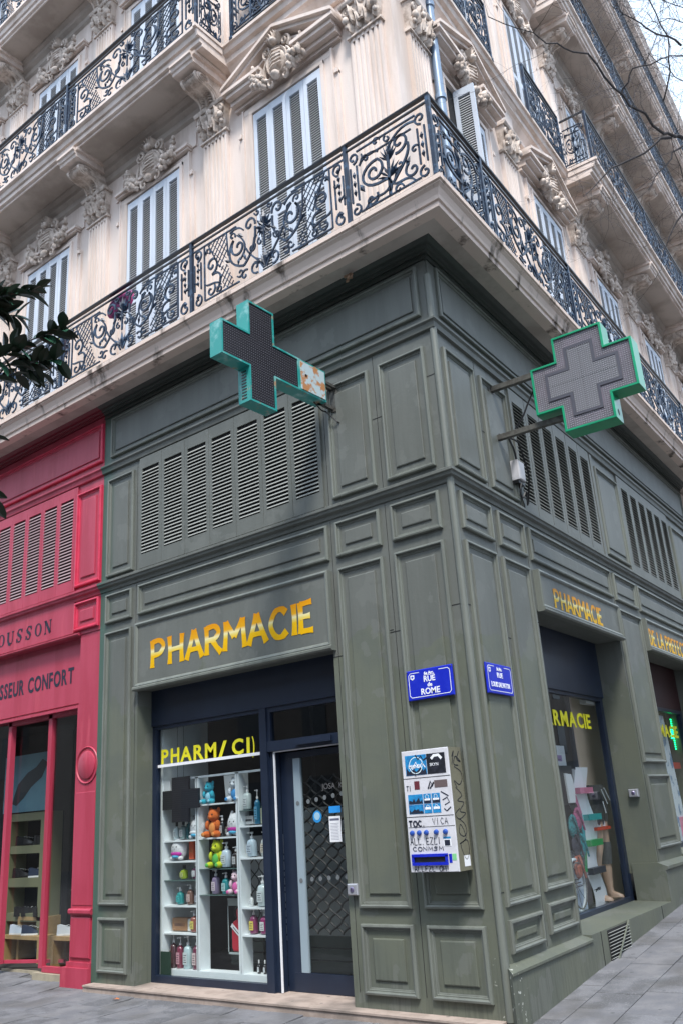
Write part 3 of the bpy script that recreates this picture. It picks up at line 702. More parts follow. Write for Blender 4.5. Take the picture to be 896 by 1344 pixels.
# mouldings
GDARK = mat('dark_cornice_paint', (.030, .037, .032), .55, col2=(.05, .058, .05), scale=5)
RDARK = mat('dark_red_cornice', (.15, .008, .02), .5)
def run(name, poly, L1=5.07, R1=9.3, m=GREEN):
    for F, e in (('L', L1), ('R', R1)):
        g = G(F); g.extr(poly, 0, e, m0=-KM); part(name, g, m, F)
run('belt_moulding', [(-.01, 4.42), (.012, 4.42), (.02, 4.46), (.05, 4.475), (.055, 4.50), (.07, 4.51), (.07, 4.535), (.02, 4.56), (-.01, 4.56)])
run('upper_belt_moulding', [(-.01, 5.99), (.03, 6.0), (.04, 6.05), (.06, 6.07), (.06, 6.09), (-.01, 6.12)])
run('cornice', [(-.01, 6.84), (.03, 6.84), (.035, 6.865), (.06, 6.87), (.07, 6.895), (.1, 6.90), (.14, 6.925), (.15, 6.945), (-.01, 6.95)], m=GDARK)
run('cornice_bead', [(-.01, 6.78), (.02, 6.78), (.02, 6.81), (.012, 6.84), (-.01, 6.84)], m=GDARK)
PROF = [(0, -.002), (0, .022), (.006, .034), (.020, .037), (.028, .032), (.030, .016), (.040, .016), (.044, .010), (.050, .010), (.052, .002), (.058, .002)]
def panel(F, u0, u1, z0, z1, fi=None, fz=None, parent=None, mats=None, d=0):
    fi = .115 if fi is None else fi; fz = fi if fz is None else fz
    h = z1 - z0; fz = min(fz, h * .40); fi = min(fi, (u1 - u0) * .32)
    g = G(F); g.cur = 1
    g.ring(u0, u1, z0, z1, [(i, dd + d) for i, dd in PROF], cap=False); g.cur = 0
    e = .058
    a = [(u0 + e, d + .002, z0 + e), (u1 - e, d + .002, z0 + e), (u1 - e, d + .002, z1 - e), (u0 + e, d + .002, z1 - e)]
    def lp(x, y, dd): return [(u0 + x, d + dd, z0 + y), (u1 - x, d + dd, z0 + y), (u1 - x, d + dd, z1 - y), (u0 + x, d + dd, z1 - y)]
    g.loops([a, lp(fi - .006, fz - .006, .002), lp(fi - .004, fz - .004, .014), lp(fi + .004, fz + .004, .017)], cap=True)
    return obj('panel', g, mats or [GREEN, GEDGE], parent or shop, F)
for a, b in ((.79, 1.33), (.12, .66)):
    panel('L', a, b, .24, .775); panel('L', a, b, .895, 3.90); panel('L', a, b, 4.01, 4.37); panel('L', a, b, 4.61, 5.85)
panel('L', 4.45, 4.945, .24, .775); panel('L', 4.45, 4.945, .895, 3.90); panel('L', 4.45, 4.945, 4.01, 4.37); panel('L', 4.44, 4.95, 4.59, 5.88)
panel('L', 1.43, 4.33, 4.01, 4.37); panel('L', .11, 4.91, 6.18, 6.74, .09)
for a, b, t in ((.13, .763, .895), (.90, 1.53, .93)):
    panel('R', a, b, .565 + (t - .895), .80 + (t - .895), .13); panel('R', a, b, t, 3.90); panel('R', a, b, 4.01, 4.37); panel('R', a, b, 4.61, 5.85)
for a, b in ((4.31, 5.22), (7.95, 8.86)):
    panel('R', a, b, 1.05, 1.88); panel('R', a, b, 2.02, 3.90); panel('R', a, b, 4.01, 4.37); panel('R', a, b, 4.62, 5.85)
panel('R', 1.65, 4.19, 4.01, 4.37); panel('R', 5.31, 7.87, 4.01, 4.37); panel('R', .16, 9.2, 6.2, 6.76, .09)
# board joints cut across the pilasters
g = G('L')
for u0, u1, z in ((.0, .12, 3.30), (.66, .79, 3.18), (1.33, 1.46, 3.06), (.0, .12, 5.52), (.66, .79, 5.3), (.75, .80, 3.2)): g.box(u0, u1, 0, .0025, z, z + .006)
part('board_joint', g, DARK, 'L')
g = G('R')
for u0, u1, z in ((.0, .13, 3.30), (.763, .90, 3.1), (1.53, 1.65, 3.35), (.763, .9, 5.2), (.0, .13, 1.0)): g.box(u0, u1, 0, .0025, z, z + .006)
part('board_joint', g, DARK, 'R')
for F, us in (('L', (.728, 1.395, 4.385)), ('R', (.832, 1.585, 4.265))):
    for u in us:
        for z0, z1 in ((.25 if F == 'L' else .52, 4.40), (4.57, 5.98)): g = G(F); g.box(u, u + .004, 0, .0022, z0, z1); part('board_seam', g, DARK, F)
# louvre leaves with their slats
SLM = {}
def slat_mesh(wd):
    k = round(wd, 3)
    if k not in SLM:
        g = G('R'); g.box(-wd / 2, wd / 2, -.008, .026, -.003, .003, rx=radians(-50)); SLM[k] = g
    return SLM[k]
def louvre(F, u0, u1, z0, z1, o0, o1, oz0, oz1, parent, mats, sm, single=True, pitch=.0425):
    g = G(F)
    g.box(u0 + .002, o0, 0, .022, z0, z1); g.box(o1, u1 - .002, 0, .022, z0, z1); g.box(o0, o1, 0, .022, z0, oz0); g.box(o0, o1, 0, .022, oz1, z1)
    g.cur = 1; g.box(o0, o1, 0, .0025, oz0, oz1)
    lv = obj('louvre', g, mats, parent, F)
    n = int((oz1 - oz0) / pitch)
    if single:
        if not hasattr(sm, 'get'): pass
        me = sm
        for k in range(n): obj('slat', me, None, lv, None, (S(F) * (o0 + o1) / 2, -.007, oz0 + pitch * (k + .6)))
    else:
        gg = G(F)
        for k in range(n): gg.box(o0, o1, -.001, .033, oz0 + pitch * (k + .6) - .003, oz0 + pitch * (k + .6) + .003, rx=radians(-50))
        o = obj('slats', gg, GSLAT if sm is None else sm, lv); tag(o, kind='stuff')
    return lv
smesh = slat_mesh(.31).mesh('slat', GSLAT)
for k in range(7):
    c = 1.648 + k * .4125
    louvre('L', c - .206, c + .206, 4.565, 5.985, c - .155, c + .155, 4.74, 5.84, shop, [GREEN, DARK], smesh)
for c0_, n in ((1.83, 6), (5.55, 6)):
    for k in range(n):
        c = c0_ + k * (.418 if c0_ < 5 else .405)
        louvre('R', c - .205, c + .205, 4.565, 5.985, c - .135, c + .14, 4.69, 5.84, shop, [GREEN, DARK], smesh if (c0_ < 5 and k < 4) else None, single=(c0_ < 5 and k < 4))
for q in ((4.17, 4.26), (5.26, 5.345),): 
    g = G('R'); g.box(q[0], q[1], 0, .022, 4.565, 5.985); part('louvre_stile', g, GREEN, 'R')
# sign boards
def sign_board(F, u0, u1, z0, z1):
    g = G(F); g.box(u0, u1, 0, .045, z0 + .02, z1)
    g.cur = 1
    g.ring(u0 - .004, u1 + .004, z0 + .02, z1 + .004, [(0, 0), (0, .06), (.02, .068), (.035, .062), (.05, .046)], cap=False)
    g.extr([(0, z0 - .015), (.065, z0 - .015), (.085, z0 + .0), (.085, z0 + .02), (.06, z0 + .035), (0, z0 + .035)], u0 - .01, u1 + .01)
    return part('sign_board', g, [GREEN, GEDGE], F)
GLY = {'P': [[(.1, 0), (.12, .5), (.1, 1)], [(.1, .92), (.55, .95), (.80, .72), (.55, .47), (.1, .45)]], 'H': [[(.1, 0), (.12, .5), (.08, 1)], [(.82, 0), (.80, .5), (.84, 1)], [(.1, .5), (.82, .52)]], 'A': [[(.02, 0), (.25, .5), (.46, 1)], [(.92, 0), (.68, .5), (.46, 1)], [(.22, .33), (.74, .33)]],
 'R': [[(.1, 0), (.12, .5), (.1, 1)], [(.1, .92), (.55, .95), (.78, .73), (.55, .52), (.1, .5)], [(.42, .5), (.65, .22), (.90, .0)]], 'M': [[(.02, 0), (.08, .5), (.1, 1)], [(.1, .96), (.3, .7), (.5, .42)], [(.5, .42), (.72, .7), (.92, .96)], [(1.0, 0), (.95, .5), (.92, 1)]], 'C': [[(.85, .80), (.62, .95), (.30, .88), (.08, .5), (.28, .12), (.60, .05), (.86, .2)]], 'I': [[(.12, 0), (.14, .5), (.12, 1)]],
 'E': [[(.1, 0), (.12, .5), (.1, 1)], [(.1, .93), (.72, .96)], [(.1, .52), (.62, .52)], [(.1, .07), (.75, .05)]], 'D': [[(.1, 0), (.12, .5), (.1, 1)], [(.1, .93), (.5, .93), (.82, .5), (.5, .07), (.1, .07)]], 'L': [[(.1, 0), (.12, .5), (.1, 1)], [(.1, .07), (.7, .05)]], 'F': [[(.1, 0), (.12, .5), (.1, 1)], [(.1, .93), (.72, .95)], [(.1, .52), (.6, .52)]], 'T': [[(.4, 0), (.42, .5), (.4, .95)], [(.0, .93), (.82, .95)]], 'U': [[(.08, 1), (.08, .4), (.3, .06), (.6, .06), (.8, .4), (.82, 1)]]}
GW = {'I': .34, 'M': 1.18, 'L': .85, ' ': .5, 'E': .88, 'F': .85}
def painted(s, F, parent, ua, ub, z, h, d, m, wt=.225):
    tot = sum(GW.get(c, 1) for c in s); xa = min(S(F) * ua, S(F) * ub); W_t = abs(ub - ua); x = xa
    for n_, ch in enumerate(s):
        adv = GW.get(ch, 1) * W_t / tot; g = G('R'); cw = adv * .86 / (1.0 if ch == 'M' else (.26 if ch == 'I' else .92))
        for q, st_ in enumerate(GLY.get(ch, [])):
            pts = []
            for i in range(len(st_) - 1):
                a_, b_, c_, d_ = [st_[min(max(i + o_, 0), len(st_) - 1)] for o_ in (-1, 0, 1, 2)]
                for k in range(4):
                    t_ = k / 4; pts.append(tuple(.5 * (2 * b_[j] + (c_[j] - a_[j]) * t_ + (2 * a_[j] - 5 * b_[j] + 4 * c_[j] - d_[j]) * t_ ** 2 + (3 * b_[j] - a_[j] - 3 * c_[j] + d_[j]) * t_ ** 3) for j in (0, 1)))
            pts.append(st_[-1]); N_ = len(pts); ls = []
            for i, (px, pz) in enumerate(pts):
                a, b = pts[max(i - 1, 0)], pts[min(i + 1, N_ - 1)]; dx, dz = (b[0] - a[0]) * cw, (b[1] - a[1]) * h; l = hypot(dx, dz) or 1
                hw = wt * h / 2 * (.86 + .28 * abs(2 * i / (N_ - 1) - 1) ** 2) * (.82 if abs(dz) < abs(dx) * .4 else 1)
                X0, Z0 = x + px * cw, z + pz * h; dd = d + .001 + q * .0005
                ls.append([(X0 - dz / l * hw, dd, Z0 + dx / l * hw), (X0 - dz / l * hw, dd + .001, Z0 + dx / l * hw), (X0 + dz / l * hw, dd + .001, Z0 - dx / l * hw), (X0 + dz / l * hw, dd, Z0 - dx / l * hw)])
            g.loops(ls, cap=True, cap0=True)
        if g.v: obj('letter', g, m, parent)
        x += adv
sb = sign_board('L', 1.43, 4.335, 3.14, 3.90)
def letters(s, F, parent, ua, ub, z, h, d, m, off, sub=True, squash=None, name='letter', gap=.12):
    """spread the letters of s between ua (left) and ub (right), cap height h"""
    probes = []
    for ch in s:
        cu = bpy.data.curves.new('t', 'FONT'); cu.body = ch; cu.size = h / .729; cu.offset = off; cu.extrude = .0015; cu.resolution_u = 3
        t = bpy.data.objects.new('t', cu); COL.objects.link(t); dg = bpy.context.evaluated_depsgraph_get()
        me = bpy.data.meshes.new_from_object(t.evaluated_get(dg)); bpy.data.objects.remove(t)
        xs_ = [v.co.x for v in me.vertices] or [0, h * .35]
        probes.append((ch, me, min(xs_), max(xs_)))
    tot = sum(b - a for _, _, a, b in probes) + gap * h * (len(s) - 1)
    xa, xb = (S(F) * ua, S(F) * ub); xa, xb = min(xa, xb), max(xa, xb); k = (xb - xa) / tot; x = xa
    for ch, me, a, b in probes:
        if ch != ' ' and len(me.vertices):
            me.transform(Matrix.Rotation(pi / 2, 4, 'X') @ Matrix.Diagonal((k, 1, 1, 1)) @ Matrix.Translation((-a, 0, 0)))
            me.materials.clear(); me.materials.append(m)
            obj(name, me, None, parent, None if sub else F, (x, -d - .002, z))
        x += (b - a + gap * h) * k
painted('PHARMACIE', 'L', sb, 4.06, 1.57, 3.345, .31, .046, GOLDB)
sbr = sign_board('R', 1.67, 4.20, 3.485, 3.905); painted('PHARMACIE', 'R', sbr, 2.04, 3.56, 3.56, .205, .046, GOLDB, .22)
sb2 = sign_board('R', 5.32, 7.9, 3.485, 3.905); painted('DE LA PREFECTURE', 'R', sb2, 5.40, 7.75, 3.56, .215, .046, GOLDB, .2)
# door step and thresholds
g = G('L'); g.extr([(-.6, .03), (.135, .03), (.135, .115), (.145, .12), (.145, .135), (-.6, .138)], .03, 5.02); st_ = part('door_step', g, STEP, 'L')
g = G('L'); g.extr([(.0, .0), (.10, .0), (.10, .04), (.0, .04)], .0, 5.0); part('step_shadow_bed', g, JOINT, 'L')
# ---- left window + door
dW = -.25
g = G('L'); g.box(1.46, 4.34, dW - .05, dW + .05, 2.74, 3.16); part('shutter_box', g, NAVY, 'L')
g = G('L')
def fr(a, b, z0, z1, d0=dW - .03, d1=dW + .03): g.box(a, b, d0, d1, z0, z1)
fr(4.275, 4.345, .13, 2.74); fr(2.56, 2.655, .13, 2.74, dW - .04, dW + .045); fr(2.655, 4.275, .13, .205); fr(2.655, 4.275, 2.70, 2.74)
fr(1.46, 2.56, 2.69, 2.74); fr(1.46, 2.56, 2.30, 2.40, dW - .03, dW + .04); fr(1.46, 1.50, 2.4, 2.69); fr(2.515, 2.56, 2.4, 2.69)
fr(2.50, 2.56, .13, 2.30, dW - .08, dW + .01)
g.box(1.7, 2.15, dW + .04, dW + .075, 2.33, 2.38)
wf = part('window_frame', g, NAVY, 'L')
g = G('L'); g.sheet(2.655, 4.275, dW, .205, 2.70); obj('glass', g, GLASS, wf)
g = G('L'); g.sheet(1.5, 2.515, dW, 2.40, 2.69); obj('glass', g, GLASSD, wf)
g = G('L'); g.box(2.488, 2.497, dW - .0, dW + .022, .14, 2.292); g.box(1.46, 2.497, dW, dW + .022, 2.288, 2.297); obj('white_trim', g, ENW, wf)
g = G('L'); g.box(2.66, 4.27, dW + .003, dW + .012, 2.285, 2.315); obj('white_strip', g, ENW, wf)
# lettering on the window, some of it peeled away
def let(ch, ua, ub, z, h, F, parent, d, m, off=.004):
    letters(ch, F, parent, ua, ub, z, h, d, m, off)
X = lambda px: 4.227 + (px - 212) * (2.779 - 4.227) / (333 - 212)
for ch, a, b in (('P', 213, 223), ('H', 226.2, 238), ('A', 239.5, 255), ('R', 257.5, 270.5), ('M', 272.5, 287), ('/', 290, 300.5), ('C', 307, 321), ('I', 325, 328.5), (')', 331.5, 334.2)):
    let(ch, X(a), X(b), 2.325, .155, 'L', wf, dW + .004, YEL, .006)
# door with scissor grille behind the glass
dr = G('L')
for a, b, z0, z1 in ((1.46, 2.42, .14, .30), (1.46, 1.52, .3, 2.26), (1.46, 2.42, 2.22, 2.28)): dr.box(a, b, dW - .13, dW - .08, z0, z1)
dr.box(2.33, 2.50, dW - .12, dW - .085, .14, 2.28)
door = part('door', dr, NAVY, 'L')
g = G('L'); g.box(2.24, 2.329, dW - .112, dW - .08, .302, 2.218); obj('grey_stile', g, mat('grey_blue_panel', (.26, .33, .38), .5), door)
g = G('L'); g.sheet(1.52, 2.24, dW - .10, .3, 2.22); obj('glass', g, GLASSD, door)
g = G('L'); g.sm = True
def scissor(g, u0, u1, z0, z1, d, pw=.15, ph=.118, r=.0095):
    nu = int((u1 - u0) / pw)
    for k in range(nu + 1):
        for s in (1, -1):
            uu = u0 + k * pw; pts = []; n = int((z1 - z0) / ph) * 6
            for i in range(n + 1):
                t = i / 6; a = pw / 2 * s * cos(pi * t) ; a = a * .97
                pts.append((uu + a, d + .004 * s, z0 + i * ph / 6))
            g.tube(pts, r, 4)
scissor(g, 1.5, 2.25, .62, 2.1, dW - .16)
IRONG = mat('grille_iron', (.04, .038, .038), .5)
obj('grille', g, IRONG, door)
g = G('L')
for k in range(3): g.box(1.5, 2.28, dW - .19, dW - .15, .3 + k * .105, .395 + k * .105)
obj('shutter_bottom_rail', g, mat('dark_green_grey', (.03, .04, .038), .4), door)
g = G('L')
for k in range(6): g.lathe([(.022, 0), (.022, .001)], (2.165 - k * .105, dW - .098, 1.80 + .012 * k), 14, 'y')
for k in range(6): g.lathe([(.022, 0), (.022, .001)], (2.165 - k * .105, dW - .098, 1.10 + .004 * k), 14, 'y')
for z in (1.79, 1.09): g.lathe([(.022, 0), (.022, .001)], (2.285, dW - .078, z), 14, 'y')
obj('round_sticker', g, mat('frosted_dot', (.13, .145, .155), .6), door)
g = G('L'); g.lathe([(.055, 0), (.055, .001)], (2.06, dW - .097, 1.655), 20, 'y'); obj('round_sticker', g, mat('sticker_blue', (.02, .25, .6), .5), door); 
g = G('L'); g.lathe([(.036, 0), (.036, .0015)], (2.06, dW - .096, 1.66), 20, 'y'); obj('round_sticker', g, mat('sticker_pale', (.3, .5, .65), .5), door)
g = G('L'); g.box(1.77, 1.91, dW - .099, dW - .097, 1.68, 1.74); obj('blue_label', g, mat('label_blue', (.02, .28, .75), .5), door)
txt('JOSA  K.', .075, mat('faint_letter', (.10, .10, .105), .6), door, (-1.98, -dW + .096, 1.90))
nt_ = thing('paper_notice', 'white printed notice taped to the inside of the glass door', 'notice', (-1.845, -dW + .096, 1.42))
g = G('R'); g.box(-.07, .07, 0, .001, 0, .23); obj('sheet', g, ENW, nt_)
g = G('R'); g.box(-.06, .055, .001, .0015, .19, .21)
for k in range(12): g.box(-.055, .04 + .015 * sin(k * 3.1), .001, .0015, .02 + k * .013, .023 + k * .013)
obj('print', g, mat('print_ink', (.12, .13, .2), .7), nt_)
# ---- right windows
dR = -.37
g = G('R'); g.box(1.63, 4.22, dR - .04, dR + .05, 2.81, 3.5); part('shutter_box', g, NAVY, 'R')
g = G('R'); g.box(1.62, 1.70, dR - .04, dR + .03, .5, 2.82); g.box(4.13, 4.225, dR - .04, dR + .03, .5, 2.82); g.box(1.7, 4.13, dR - .04, dR + .03, .5, .56); g.box(1.7, 4.13, dR - .04, dR + .03, 2.77, 2.82)
wr = part('window_frame', g, NAVY, 'R'); g = G('R'); g.sheet(1.7, 4.13, dR, .56, 2.77); obj('glass', g, GLASS, wr)
letters('PHARMACIE', 'R', wr, 1.95, 3.74, 2.43, .165, dR + .004, YEL, .007, gap=.14)
g = G('R'); g.box(5.27, 7.9, dR - .04, dR + .03, 2.85, 3.5); part('shutter_box', g, mat('dark_red_box', (.03, .006, .008), .5), 'R')
g = G('R'); g.box(5.27, 5.36, dR - .04, dR + .03, .9, 2.85); g.box(7.8, 7.9, dR - .04, dR + .03, .9, 2.85); g.box(5.3, 7.9, dR - .04, dR + .03, .9, 1.0); g.box(5.36, 7.8, dR - .04, dR + .03, 2.8, 2.85)
wr2 = part('window_frame', g, NAVY, 'R'); g = G('R'); g.sheet(5.36, 7.8, dR, 1.0, 2.8); obj('glass', g, GLASS, wr2)
letters('PHARMACIE', 'R', wr2, 5.75, 7.55, 2.44, .17, dR + .004, YEL, .007, gap=.14)
# vent in the plinth with a loose bar leaning on it
v = thing('floor_vent', 'slatted metal vent low in the green plinth under the side window', 'vent', F='R')
g = G('R'); g.box(2.03, 2.63, .085, .089, .22, .485); obj('backing', g, DARK, v)
for k in range(9): g = G('R'); z = .245 + k * .027; g.box(2.04, 2.62, .087, .105, z - .002, z + .003, rx=radians(25)); obj('slat', g, GSLAT, v)
g = G('R'); g.tube([(2.10, .13, .22), (2.62, .10, .50)], .009, 6); o = obj('loose_bar', g, GREEN, None, 'R'); tag(o, 'thin grey bar leaning across the plinth vent', 'bar')
# ================================================================ interiors
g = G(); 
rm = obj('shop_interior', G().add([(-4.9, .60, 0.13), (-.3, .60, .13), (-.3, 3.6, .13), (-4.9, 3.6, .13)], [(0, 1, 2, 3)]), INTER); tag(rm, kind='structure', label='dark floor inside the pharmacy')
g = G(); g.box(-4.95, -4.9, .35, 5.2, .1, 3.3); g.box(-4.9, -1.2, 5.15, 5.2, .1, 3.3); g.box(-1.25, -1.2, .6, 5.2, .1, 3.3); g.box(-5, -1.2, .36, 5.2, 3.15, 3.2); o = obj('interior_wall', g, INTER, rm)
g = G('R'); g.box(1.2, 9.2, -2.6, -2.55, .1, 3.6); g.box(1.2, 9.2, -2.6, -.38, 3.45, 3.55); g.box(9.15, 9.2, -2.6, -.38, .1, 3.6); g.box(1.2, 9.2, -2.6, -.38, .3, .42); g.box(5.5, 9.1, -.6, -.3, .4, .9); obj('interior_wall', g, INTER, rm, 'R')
# ================================================================ STREET SIGNS
def street_sign(F, u0, u1, z0, z1, label, lines):
    t = thing('street_sign', label, 'street sign', (S(F) * (u0 + u1) / 2, -.036, (z0 + z1) / 2), F=F)
    a, b = (u1 - u0) / 2, (z1 - z0) / 2
    g = G('R'); g.sm = False
    g.ring(-a, a, -b, b, [(0, -.004), (0, .006), (.006, .011)]); obj('plate', g, BLUE, t)
    g = G('R'); i = .022; c = .02; d0, d1 = .0112, .0124
    def fb(x0, x1, z0, z1): g.box(x0, x1, d0, d1, z0, z1)
    fb(-a + i + c, a - i - c, -b + i, -b + i + .005)
    fb(-a + i + c, -.10, b - i - .005, b - i); fb(.10, a - i - c, b - i - .005, b - i)
    fb(-a + i, -a + i + .005, -b + i + c, b - i - c); fb(a - i - .005, a - i, -b + i + c, b - i - c)
    for sx in (-1, 1):
        for sz in (-1, 1): g.flat([(sx * (a - i - .0025), sz * (b - i - c)), (sx * (a - i - c), sz * (b - i - .0025))], .005, .0012, (d0 + d1) / 2)
    fb(-.055, .055, b - .058, b - .054)
    x0 = -a + .062; zz = b - .06
    g.prism([(x0 - .02, zz + .02), (x0 - .02, zz - .012), (x0, zz - .024), (x0 + .02, zz - .012), (x0 + .02, zz + .02)], d0, d1)
    obj('border', g, ENW, t)
    g = G('R'); g.box(x0 - .004, x0 + .004, .0124, .0128, zz - .012, zz + .012); g.box(x0 - .012, x0 + .012, .0124, .0129, zz - .003, zz + .005); obj('crest_cross', g, BLUE, t)
    for s, size, z, sx in lines:
        o = txt(s, size, ENW, t, (0, -.0118, z), 'lettering', off=.0016, ext=.0008, sx=sx, align='CENTER')
    for sx in (-1, 1): g = G('R'); g.lathe([(.006, 0), (.005, .004)], (sx * (a - .01), .011, b - .012), 8, 'y'); obj('screw', g, GALV, t)
street_sign('L', .158, .626, 2.543, 2.80, 'blue enamel street plate reading RUE de ROME, left of the building corner', [('6e Arr.', .034, .078, 1), ('RUE', .066, .018, 1), ('de', .048, -.026, 1), ('ROME', .072, -.088, 1)])
street_sign('R', .19, .70, 2.55, 2.81, 'blue enamel street plate reading RUE LOUIS SALVATOR, right of the building corner', [('6e Arr.', .034, .078, 1), ('RUE', .062, .012, 1.05), ('LOUIS SALVATOR', .058, -.07, .82)])
# ================================================================ PHARMACY CROSSES
def cross_pts(c0, c1, a, half):   # plan (d,z)
    d, z = c0, c1
    return [(d - half, z - half - a), (d + half, z - half - a), (d + half, z - half), (d + half + a, z - half), (d + half + a, z + half), (d + half, z + half), (d + half, z + half + a), (d - half, z + half + a), (d - half, z + half), (d - half - a, z + half), (d - half - a, z - half), (d - half, z - half)]
def inset(poly, k):
    out = []; n = len(poly)
    for i in range(n):
        p, q, r = poly[i - 1], poly[i], poly[(i + 1) % n]
        e1 = Vector((q[0] - p[0], q[1] - p[1])).normalized(); e2 = Vector((r[0] - q[0], r[1] - q[1])).normalized()
        n1 = Vector((-e1.y, e1.x)); n2 = Vector((-e2.y, e2.x)); out.append((q[0] + (n1.x + n2.x) * k, q[1] + (n1.y + n2.y) * k))
    return out
def plan_prism(g, poly, u0, u1):
    n = len(poly); g.add([(u0, d, z) for d, z in poly] + [(u1, d, z) for d, z in poly], [(i, (i + 1) % n, n + (i + 1) % n, n + i) for i in range(n)] + [tuple(range(n)), tuple(range(n, 2 * n))[::-1]])
# left cross
xl = thing('pharmacy_cross', 'teal rusted LED pharmacy cross jutting from the wall over the left louvres', 'pharmacy sign')
cp_ = cross_pts(1.108, 5.748, .347, .175)
g = G('L'); g.add([], []); 
n = 12
ri = inset(cp_, .018)
g.loops([[(1.345, d, z) for d, z in cp_], [(1.195, d, z) for d, z in cp_], [(1.195, d, z) for d, z in ri], [(1.205, d, z) for d, z in ri]], cap0=True)
g.box(1.345, 1.195, .19, .588, 5.575, 5.92)
obj('case', g, TEALM, xl)
g = G('L'); g.loops([[(1.204, d, z) for d, z in ri]] , cap=True); g.f = [tuple(range(12))]; g.mi = [0]
obj('led_panel', g, LEDB, xl)
# the pixels, a real grid of small lenses
g = G('L'); st = .0265
def incross(d, z, m=.03):
    a, b = abs(d - 1.108), abs(z - 5.748); h = .175 - m; f = .522 - m
    return (a < h and b < f) or (b < h and a < f)
for i in range(-20, 21):
    for j in range(-20, 21):
        d, z = 1.108 + i * st, 5.748 + j * st
        if incross(d, z, .022): g.add([(1.2035, d - .006, z - .006), (1.2035, d + .006, z - .006), (1.2035, d + .006, z + .006), (1.2035, d - .006, z + .006), (1.199, d, z)], [(0, 1, 4), (1, 2, 4), (2, 3, 4), (3, 0, 4)])
o = obj('led_lenses', g, mat('led_lens', (.06, .055, .065), .3), xl); tag(o, kind='stuff')
g = G('L'); g.ring(.0, .0, 0, 0, [(0, 0)], cap=False); g.v = []; g.f = []; g.mi = []
g.box(1.187, 1.196, .21, .57, 5.595, 5.90); bx_ = obj('service_hatch', g, mat('rusty_hatch', (.42, .52, .55), .5, col2=(.42, .16, .03), scale=5, amt=.9, lo=.50, hi=.56), xl)
g = G('L'); g.lathe([(.014, 0), (.014, .004)], (1.183, .50, 5.76), 10, 'x'); obj('hatch_lock', g, BLACK, bx_)
for k in range(10):
    z = 5.24 + .02 + k * .03
    g = G('L'); g.box(1.24, 1.30, 1.283 + .0, 1.286, z, z + .012); obj('vent_slot', g, BLACK, xl)
g = G('L'); g.box(1.25, 1.29, -.01, .2, 5.80, 5.835); g.box(1.25, 1.29, -.01, .24, 5.575, 5.61); g.box(1.20, 1.23, -.01, .2, 5.80, 5.83); g.box(1.19, 1.30, 0, .012, 5.55, 5.87); obj('mounting_bar', g, GALV, xl)
def cable(F, pts, r, label):
    g = G(F); g.sm = True; p = []
    for i in range(len(pts) - 1):
        a = Vector(pts[max(i - 1, 0)]); b = Vector(pts[i]); c = Vector(pts[i + 1]); d = Vector(pts[min(i + 2, len(pts) - 1)])
        for k in range(5):
            t = k / 5; p.append(tuple(.5 * ((2 * b) + (c - a) * t + (2 * a - 5 * b + 4 * c - d) * t * t + (3 * b - a - 3 * c + d) * t ** 3)))
    p.append(pts[-1]); g.tube(p, r, 5); o = obj('cable', g, CABLE, None, F); return tag(o, label, 'cable')
cable('L', [(1.27, .30, 5.57), (1.25, .2, 5.50), (1.28, .1, 5.53), (1.22, .03, 5.44), (1.18, .03, 5.40)], .008, 'black cable drooping from the arm of the teal cross to the wall')
# right cross
xr = thing('pharmacy_cross', 'green framed grey pharmacy cross with a smaller cross inside on two long arms', 'pharmacy sign')
def cp2(a_):
    return cross_pts(1.015, 5.553, .262, .257)
cq = cross_pts(1.012, 5.553, .262, .256); ri = inset(cq, .022)
g = G('R'); g.loops([[(1.31, d, z) for d, z in cq], [(1.10, d, z) for d, z in cq], [(1.095, d, z) for d, z in inset(cq, .004)], [(1.095, d, z) for d, z in ri], [(1.115, d, z) for d, z in ri]], cap0=True); obj('case', g, GREENC, xr, 'R')
LEDG = mat('led_grey', (.13, .12, .14), .45, col2=(.20, .17, .21), scale=7, amt=.7)
g = G('R'); g.v = [(1.113, -d, z) for d, z in ri]; g.f = [tuple(range(12))]; g.mi = [0]; obj('outer_led_panel', g, LEDG, xr, 'R')
def inner(hh, aa): return cross_pts(1.012, 5.553, aa, hh)
g = G('R')
po = inner(.15, .225); g.loops([[(1.113, d, z) for d, z in po], [(1.102, d, z) for d, z in po], [(1.102, d, z) for d, z in inset(po, .028)], [(1.109, d, z) for d, z in inset(po, .03)]]); obj('inner_channel', g, mat('channel_dark', (.075, .075, .095), .4), xr, 'R')
LEDG2 = mat('led_grey_inner', (.17, .175, .19), .5)
pi_ = inset(po, .032); g = G('R'); g.v = [(1.106, -d, z) for d, z in pi_]; g.f = [tuple(range(12))]; g.mi = [0]; obj('inner_led_panel', g, LEDG2, xr, 'R')
g = G('R'); st = .0215
for i in range(-26, 27):
    for j in range(-26, 27):
        a, b = abs(i * st), abs(j * st); 
        ino = (a < .24 and b < .50) or (b < .24 and a < .50); inn = (a < .118 and b < .345) or (b < .118 and a < .345); ch = ((a < .155 and b < .38) or (b < .155 and a < .38)) and not inn
        if ino and not ch:
            u = 1.104 if inn else 1.111; d, z = 1.012 + i * st, 5.553 + j * st; e = .0055
            g.add([(u, d - e, z - e), (u, d + e, z - e), (u, d + e, z + e), (u, d - e, z + e), (u - .004, d, z)], [(0, 1, 4), (1, 2, 4), (2, 3, 4), (3, 0, 4)])
o = obj('led_lenses', g, mat('led_lens_grey', (.27, .26, .29), .3), xr, 'R'); tag(o, kind='stuff')
g = G('R')
for a in (-.11, 0, .11): g.box(1.1035, 1.105, 1.010 + a * 0, 1.013, 5.22, 5.88)
g.box(1.1035, 1.105, .68, 1.35, 5.552, 5.555); obj('panel_joint', g, DARK, xr, 'R')
